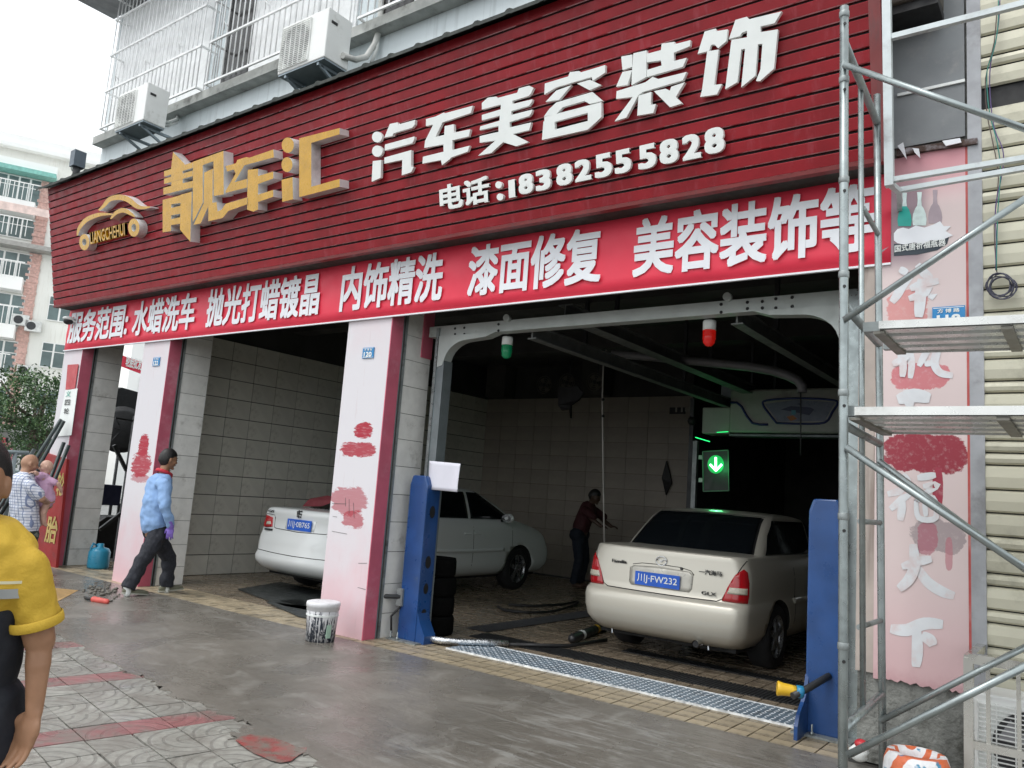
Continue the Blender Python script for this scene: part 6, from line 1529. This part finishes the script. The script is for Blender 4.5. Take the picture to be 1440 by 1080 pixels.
cb = MB(); cb.tube([nk + V((.07 * math.cos(a), -.01 + .088 * math.sin(a), -.005 + .03 * math.sin(a + 3.1))) for a in [i * .4189 for i in range(16)]], .024, 8); cb.capsule(nk + V((.03, .06, -.05)), nk + V((.02, .095, -.13)), .025, .012, 8)
fuse(cb, 'red_collar', M('collar_red', (.55, .03, .05), .6), bm_, .007, 2)
m_trs = M('dark_trousers', (.018, .02, .028), .8, 0, .15, 20)
tb_ = MB(); tb_.capsule(hip + V((-.06, 0, .02)), hip + V((.06, 0, .02)), .125, .125, 16); 
for h_, k_, a_ in ((hpR, knR, anR), (hpL, knL, anL)): tb_.capsule(h_, k_, .118, .088, 14); tb_.tube([k_ + V((0, 0, .02)), k_.lerp(a_, .5), a_ + V((0, -.01, -.035))], [.088, .082, .085], 16)
fuse(tb_, 'trousers', m_trs, bm_, .010, 3, .035, .10)
g1 = MB(); g1.capsule(elR.lerp(wrR, .72), wrR, .048, .038, 12); hand_into(g1, wrR, (-.05, -.02, -1), (-.6, .7, 0), -1, 1.1, .6)
fuse(g1, 'purple_glove', M('purple_rubber', (.22, .14, .52), .4), bm_, .005, 2)
g2 = MB(); g2.capsule(elL.lerp(wrL, .75), wrL, .046, .040, 12); hand_into(g2, wrL, (.2, .1, -1), (.8, .4, 0), 1, 1.15, 1.3)
fuse(g2, 'orange_glove', M('orange_rubber', (.55, .08, .03), .4), bm_, .005, 2)
m_shoe = M('olive_shoe', (.17, .17, .12), .7); m_sole = M('shoe_sole', (.42, .42, .36), .7)
hl = B(163, 833, .09); shoe(bm_, V((XB + .09, hl.y + .03, .035)), V((XB + .09, hl.y + .36, .0)), m_shoe, m_sole)
hl = B(229, 829, -.09); shoe(bm_, V((XB - .09, hl.y + .00, .0)), V((XB - .09, hl.y + .33, .02)), m_shoe, m_sole)
for a_ in (anR, anL): MB().capsule(a_ + V((0, -.02, -.02)), a_ + V((0, -.01, -.09)), .045, .045, 10).build('sock', m_white, bm_)

# ---- man in yellow at the left edge, close to the camera
DY = 2.35
Yp = lambda u, v, dd=0.: atd(u, v, DY + dd)
ym = thing('person', (atd(-20, 900, DY).x, atd(-20, 900, DY).y, 0), 'person in yellow and navy work shirt cut off by the left edge', 'person')
yf = (CAM - Yp(-15, 760)); yf.z = 0; yf = (yf.normalized() + RM.col[0].normalized() * -.55).normalized(); yF = frame(yf)
rt = RM.col[0]; rt = V((rt.x, rt.y, 0)).normalized(); bkd = V((-RM.col[2].x, -RM.col[2].y, 0)).normalized()
yb = MB(); yh = Yp(-36, 681, .0); hF = frame(yf + rt * .35); P_ = head_into(yb, yh, hF, 1.08)
yn = Yp(-30, 736); yb.capsule(yh + V((0, 0, -.07)), yn + V((0, 0, -.03)), .058, .065, 14)
chest, belly, yhip = Yp(-34, 830), Yp(-44, 930), Yp(-56, 1000)
yb.capsule(Yp(-28, 790), chest, .10, .11, 14, rt, 1.2); yb.capsule(chest, belly, .105, .105, 14, rt, 1.15); yb.capsule(belly, yhip, .105, .115, 14, rt, 1.15)
ysL, yeL, ywL = Yp(38, 800), Yp(56, 902, .02), Yp(48, 1002, -.02)
ysR, yeR, ywR = Yp(-100, 800), Yp(-118, 905), Yp(-130, 1000)
for a, b, c in ((ysL, yeL, ywL), (ysR, yeR, ywR)): yb.capsule(a, b, .055, .043, 14); yb.capsule(b, b.lerp(c, .35), .035, .0355, 14); yb.capsule(b.lerp(c, .3), c, .0345, .0235, 14)
hand_into(yb, ywL, tuple(-rt * .22 + V((0, 0, -1))), tuple(-bkd * .85 - rt * .35), 1, 1.12, .6, .10)
hand_into(yb, ywR, (.05, 0, -1), tuple(rt), -1, .98, .8)
yk1, ya1 = V((yhip.x, yhip.y, .45)) + rt * .09 - bkd * .05, V((yhip.x, yhip.y, .08)) + rt * .09 + bkd * .10
yk2, ya2 = V((yhip.x, yhip.y, .46)) - rt * .09 - bkd * .14, V((yhip.x, yhip.y, .08)) - rt * .09 - bkd * .2
for s_, k_, a_ in ((1, yk1, ya1), (-1, yk2, ya2)): yb.capsule(yhip + rt * .08 * s_, k_, .08, .055, 12); yb.capsule(k_, a_, .052, .036, 12)
ybo = fuse(yb, 'body', m_skin2, ym, .0065, 3)
face_details(P_, hF, ybo, 1.08); hair_cap(yh + hF @ V((0, -.008, .012)), hF, ym, 1.08, -.25, front=.5)
for s_ in (1,): MB().ball(P_(.085, -.006, -.006), (.006, .013, .022), 10, 8, hF).build('ear_fold', m_skin2, ybo)
n = N('yellow_work_cloth'); gz = n.new('ShaderNodeSeparateXYZ'); n.ln(n.co(), gz.inputs[0]); 
c = n.mix(n.ramp(n.noise(5, 5, .6), .3, .7), (.52, .33, .028), (.62, .40, .04)); n.set('Base Color', c); n.set('Roughness', .75); n.bump(n.noise(24, 6, .65), .5, .012); m_yc = n.m
m_navy = M('navy_cloth', (.008, .010, .016), .8, 0, .2, 10, bs=.2, bsc=40)
up_ = MB(); zs_ = at_z = Yp(0, 822).z
up_.capsule(Yp(-28, 782), Yp(-32, 812), .125, .135, 20, rt, 1.3); up_.capsule(ysL + rt * -.06, ysR + rt * .06, .068, .068, 16)
up_.capsule(Yp(-30, 778), Yp(-30, 800), .08, .12, 16, rt, 1.3)
for a, b in ((ysL, yeL), (ysR, yeR)):
    sp_ = a.lerp(b, .80)
    up_.tube([a + V((0, 0, .01)), a.lerp(b, .35), a.lerp(b, .62), sp_], [.060, .062, .064, .070], 18)
up_.capsule(ysL, ysL + (yeL - ysL) * .1, .062, .062, 16)
ysh = fuse(up_, 'yellow_yoke', m_yc, ym, .006, 14, .03, .09)
cuff = MB(); d_ = (yeL - ysL).normalized(); c_ = ysL.lerp(yeL, .80)
cuff.lathe(c_ - d_ * .035, [(.0705, 0), (.0735, .003), (.0745, .016), (.0735, .028), (.0715, .030), (.045, .028)], 28, axis=tuple(d_), cap=False).build('sleeve_hem', m_yc, ysh)
lo_ = MB(); lo_.capsule(Yp(-34, 852), Yp(-40, 900), .125, .12, 20, rt, 1.2); lo_.capsule(Yp(-40, 900), Yp(-58, 965), .12, .13, 20, rt, 1.2)
fuse(lo_, 'navy_panel', m_navy, ym, .0085, 3, .02, .1)
st = MB(); 
def ellr(c, rx_, ry_, n_=40): return [c + rt * rx_ * math.cos(k * 2 * math.pi / n_) + bkd * ry_ * math.sin(k * 2 * math.pi / n_) for k in range(n_)]
a_, b_ = ellr(Yp(-32, 832), .180, .140), ellr(Yp(-32, 819), .180, .140)
st.add(a_ + b_, [(k, (k + 1) % 40, 40 + (k + 1) % 40, 40 + k) for k in range(40)], 0, True).build('reflective_stripe', M('silver_tape', (.42, .43, .42), .35, .5), ym)
a2_, b2_ = ellr(Yp(-32, 812), .183, .142), ellr(Yp(-32, 808), .183, .142)
MB().add(a2_ + b2_, [(k, (k + 1) % 40, 40 + (k + 1) % 40, 40 + k) for k in range(40)], 0, True).build('pale_stripe', M('pale_tape', (.7, .66, .45), .5), ym)
cl_ = MB(); cl_.tube([yn + rt * .075 * math.cos(a) + bkd * .075 * math.sin(a) + V((0, 0, -.045 + .02 * math.sin(a))) for a in [i * .4189 for i in range(16)]], .022, 10)
fuse(cl_, 'collar', m_yc, ym, .006, 2)

tr2 = MB(); tr2.capsule(yhip + rt * -.06, yhip + rt * .06, .125, .125, 14)
for s_, k_, a_ in ((1, yk1, ya1), (-1, yk2, ya2)): tr2.capsule(yhip + rt * .08 * s_, k_, .105, .08, 12); tr2.capsule(k_, a_, .078, .075, 12)
fuse(tr2, 'trousers', m_navy, ym, .011, 3, .02, .12)
for a_ in (ya1, ya2): shoe(ym, V((a_.x, a_.y, 0)) - yf * .07, V((a_.x, a_.y, 0)) + yf * .2, m_blackp, m_black)

# ---- bald man holding a baby
XO = -11.6
def O_(u, v, dx=0.): p = at(u, v, x=XO); return V((XO + dx, p.y, p.z))
om = thing('person', (XO, O_(36, 800).y, 0), 'bald man in a white checked short sleeved shirt carrying a baby', 'person')
oc = O_(41.5, 652); oF = frame((.15, 1, -.25))
ob_ = MB(); P_ = head_into(ob_, oc, oF, 1.06); ob_.capsule(oc + V((0, -.02, -.06)), O_(33, 670), .06, .07, 12)
ohip = O_(36, 752)
ob_.capsule(O_(31, 680), O_(34, 715), .14, .15, 14, (1, 0, 0), 1.25); ob_.capsule(O_(34, 715), ohip, .15, .13, 14, (1, 0, 0), 1.2)
osR, oeR, owR = O_(33, 682, .2), O_(47, 700, .26), O_(62, 706, .10)
ob_.capsule(osR, oeR, .055, .048, 12); ob_.capsule(oeR, owR, .046, .035, 12); hand_into(ob_, owR, (-.5, .6, .1), (0, .2, 1), 1, 1, 1.2)
osL, oeL, owL = O_(33, 682, -.2), O_(48, 708, -.26), O_(64, 716, -.10)
ob_.capsule(osL, oeL, .055, .048, 12); ob_.capsule(oeL, owL, .046, .035, 12); hand_into(ob_, owL, (.5, .6, .1), (0, .2, 1), -1, 1, 1.2)
zf = 0
for s_ in (-1, 1): k_ = V((XO + s_ * .1, ohip.y + .02 * s_, .46)); a_ = V((XO + s_ * .1, ohip.y - .02, .07)); ob_.capsule(ohip + V((s_ * .09, 0, -.02)), k_, .08, .055, 12); ob_.capsule(k_, a_, .055, .036, 12)
obo = fuse(ob_, 'body', m_skin, om, .009, 3); face_details(P_, oF, obo, 1.06)
n = N('checked_shirt'); br = n.new('ShaderNodeTexBrick'); br.inputs['Scale'].default_value = 1; br.offset = 0
br.inputs['Brick Width'].default_value = .038; br.inputs['Row Height'].default_value = .038; br.inputs['Mortar Size'].default_value = .0045; br.inputs['Mortar Smooth'].default_value = .3
br.inputs['Color1'].default_value = (.70, .74, .82, 1); br.inputs['Color2'].default_value = (.74, .76, .84, 1); br.inputs['Mortar'].default_value = (.22, .27, .42, 1)
n.ln(n.mp(rot=(R_(90), 0, R_(90))), br.inputs['Vector']); n.set('Base Color', br.outputs[0]); n.set('Roughness', .8); m_chk = n.m
os_ = MB(); os_.capsule(O_(31, 678), O_(34, 710), .15, .165, 16, (1, 0, 0), 1.28); os_.capsule(O_(34, 710), O_(36, 742), .165, .165, 16, (1, 0, 0), 1.2)
os_.capsule(osR + V((-.04, 0, 0)), osL + V((.04, 0, 0)), .085, .085, 12)
for a, b in ((osR, oeR), (osL, oeL)): os_.capsule(a, a.lerp(b, .72), .082, .078, 14)
fuse(os_, 'checked_shirt', m_chk, om, .011, 3, .03, .12)
os2 = MB(); os2.capsule(ohip + V((-.06, 0, 0)), ohip + V((.06, 0, 0)), .14, .14, 14)
for s_ in (-1, 1): os2.capsule(ohip + V((s_ * .09, 0, -.02)), V((XO + s_ * .1, ohip.y, .40)), .12, .11, 14)
fuse(os2, 'patterned_shorts', M('camo_cloth', (.02, .025, .025), .8, 0, .3, 8, dirt=(.16, .18, .14), ds=14, da=(.55, .6)), om, .011, 3, .02, .1)
for s_ in (-1, 1): shoe(om, V((XO + s_ * .1, ohip.y - .1, 0)), V((XO + s_ * .1, ohip.y + .17, 0)), m_blackp, m_black)
by = thing('person', (XO, O_(62, 700).y, O_(62, 710).z), 'baby in a pink top carried on the arm of the bald man', 'person')
bc = O_(65.5, 657); bF = frame((-.3, -.6, -.1)); bb = MB(); P_ = head_into(bb, bc, bF, .82); bb.capsule(bc + V((0, 0, -.05)), O_(61, 671), .04, .05, 10)
bb.capsule(O_(60, 676), O_(64, 704), .085, .10, 12)
bb.capsule(O_(56, 672, .08), O_(44, 664, .12), .032, .028, 10); hand_into(bb, O_(42, 663, .12), (0, -1, -.2), (0, 0, -1), 1, .5, .8)
bb.capsule(O_(66, 675, .06), O_(76, 680, .12), .036, .030, 10); bb.capsule(O_(76, 680, .12), O_(80, 688, .12), .030, .024, 10); hand_into(bb, O_(80.5, 689, .12), (0, .5, -1), (0, -1, -.5), 1, .5, .8)
for dx in (-.06, .08): bb.capsule(O_(62, 706, dx), O_(57, 722, dx), .05, .042, 10); bb.capsule(O_(57, 722, dx), O_(58, 734, dx), .04, .032, 10); bb.capsule(O_(58, 735, dx), O_(61, 738, dx), .026, .022, 8)
bbo = fuse(bb, 'body', m_skinb, by, .006, 3); face_details(P_, bF, bbo, .82)
bs_ = MB(); bs_.capsule(O_(60, 673), O_(64, 702), .095, .125, 16); bs_.capsule(O_(58, 672, .05), O_(50, 668, .10), .05, .045, 12); bs_.capsule(O_(64, 674, .05), O_(72, 678, .10), .052, .046, 12)
fuse(bs_, 'pink_top', M('baby_pink', (.66, .42, .60), .8, 0, .06, 10), by, .008, 3, .02, .07)

# ---- worker deep in the dark bay
XD_ = None
def D_(u, v, dx=0, dy=0): p = at(u, v, y=6.6); return p + V((dx, dy, 0))
dm = thing('person', V((D_(822, 800).x, 6.6, 0)), 'dim worker in dark red top leaning over in shadow behind the cable', 'person')
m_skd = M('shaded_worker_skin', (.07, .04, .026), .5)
db = MB(); dc = D_(836, 699); dF = frame((1, .2, -.3)); P_ = head_into(db, dc, dF, 1.05)
db.capsule(dc, D_(829, 712), .055, .06, 10); dh = D_(815, 752)
db.capsule(D_(826, 718), D_(818, 738), .13, .13, 12); db.capsule(D_(818, 738), dh, .13, .14, 12)
for dy in (-.18, .18):
    a, b, c = D_(830, 718, 0, dy), D_(842, 732, 0, dy), D_(852, 740, 0, dy); db.capsule(a, b, .055, .045, 10); db.capsule(b, c, .043, .032, 10); hand_into(db, c, (1, 0, 0), (0, 0, -1), 1, 1, 1.)
    k_ = V((dh.x + .08, dh.y + dy * .5, .48)); db.capsule(dh + V((0, dy * .4, 0)), k_, .085, .06, 10); db.capsule(k_, V((dh.x, dh.y + dy * .5, .06)), .055, .04, 10)
    db.capsule(V((dh.x, dh.y + dy * .5, .045)), V((dh.x + .14, dh.y + dy * .5, .04)), .045, .04, 10)
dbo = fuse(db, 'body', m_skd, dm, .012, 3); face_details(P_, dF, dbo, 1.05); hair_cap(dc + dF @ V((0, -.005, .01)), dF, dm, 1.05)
ds_ = MB(); ds_.capsule(D_(827, 716), D_(817, 742), .15, .155, 14)
for dy in (-.18, .18): ds_.capsule(D_(829, 718, 0, dy), D_(842, 727, 0, dy), .08, .07, 10)
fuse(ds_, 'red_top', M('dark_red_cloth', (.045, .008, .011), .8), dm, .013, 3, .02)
dt_ = MB(); dt_.capsule(dh + V((0, -.08, 0)), dh + V((0, .08, 0)), .14, .14, 12)
for dy in (-.09, .09): k_ = V((dh.x + .08, dh.y + dy, .48)); dt_.capsule(dh + V((0, dy * .8, 0)), k_, .12, .09, 10); dt_.capsule(k_, V((dh.x, dh.y + dy, .12)), .09, .08, 10)
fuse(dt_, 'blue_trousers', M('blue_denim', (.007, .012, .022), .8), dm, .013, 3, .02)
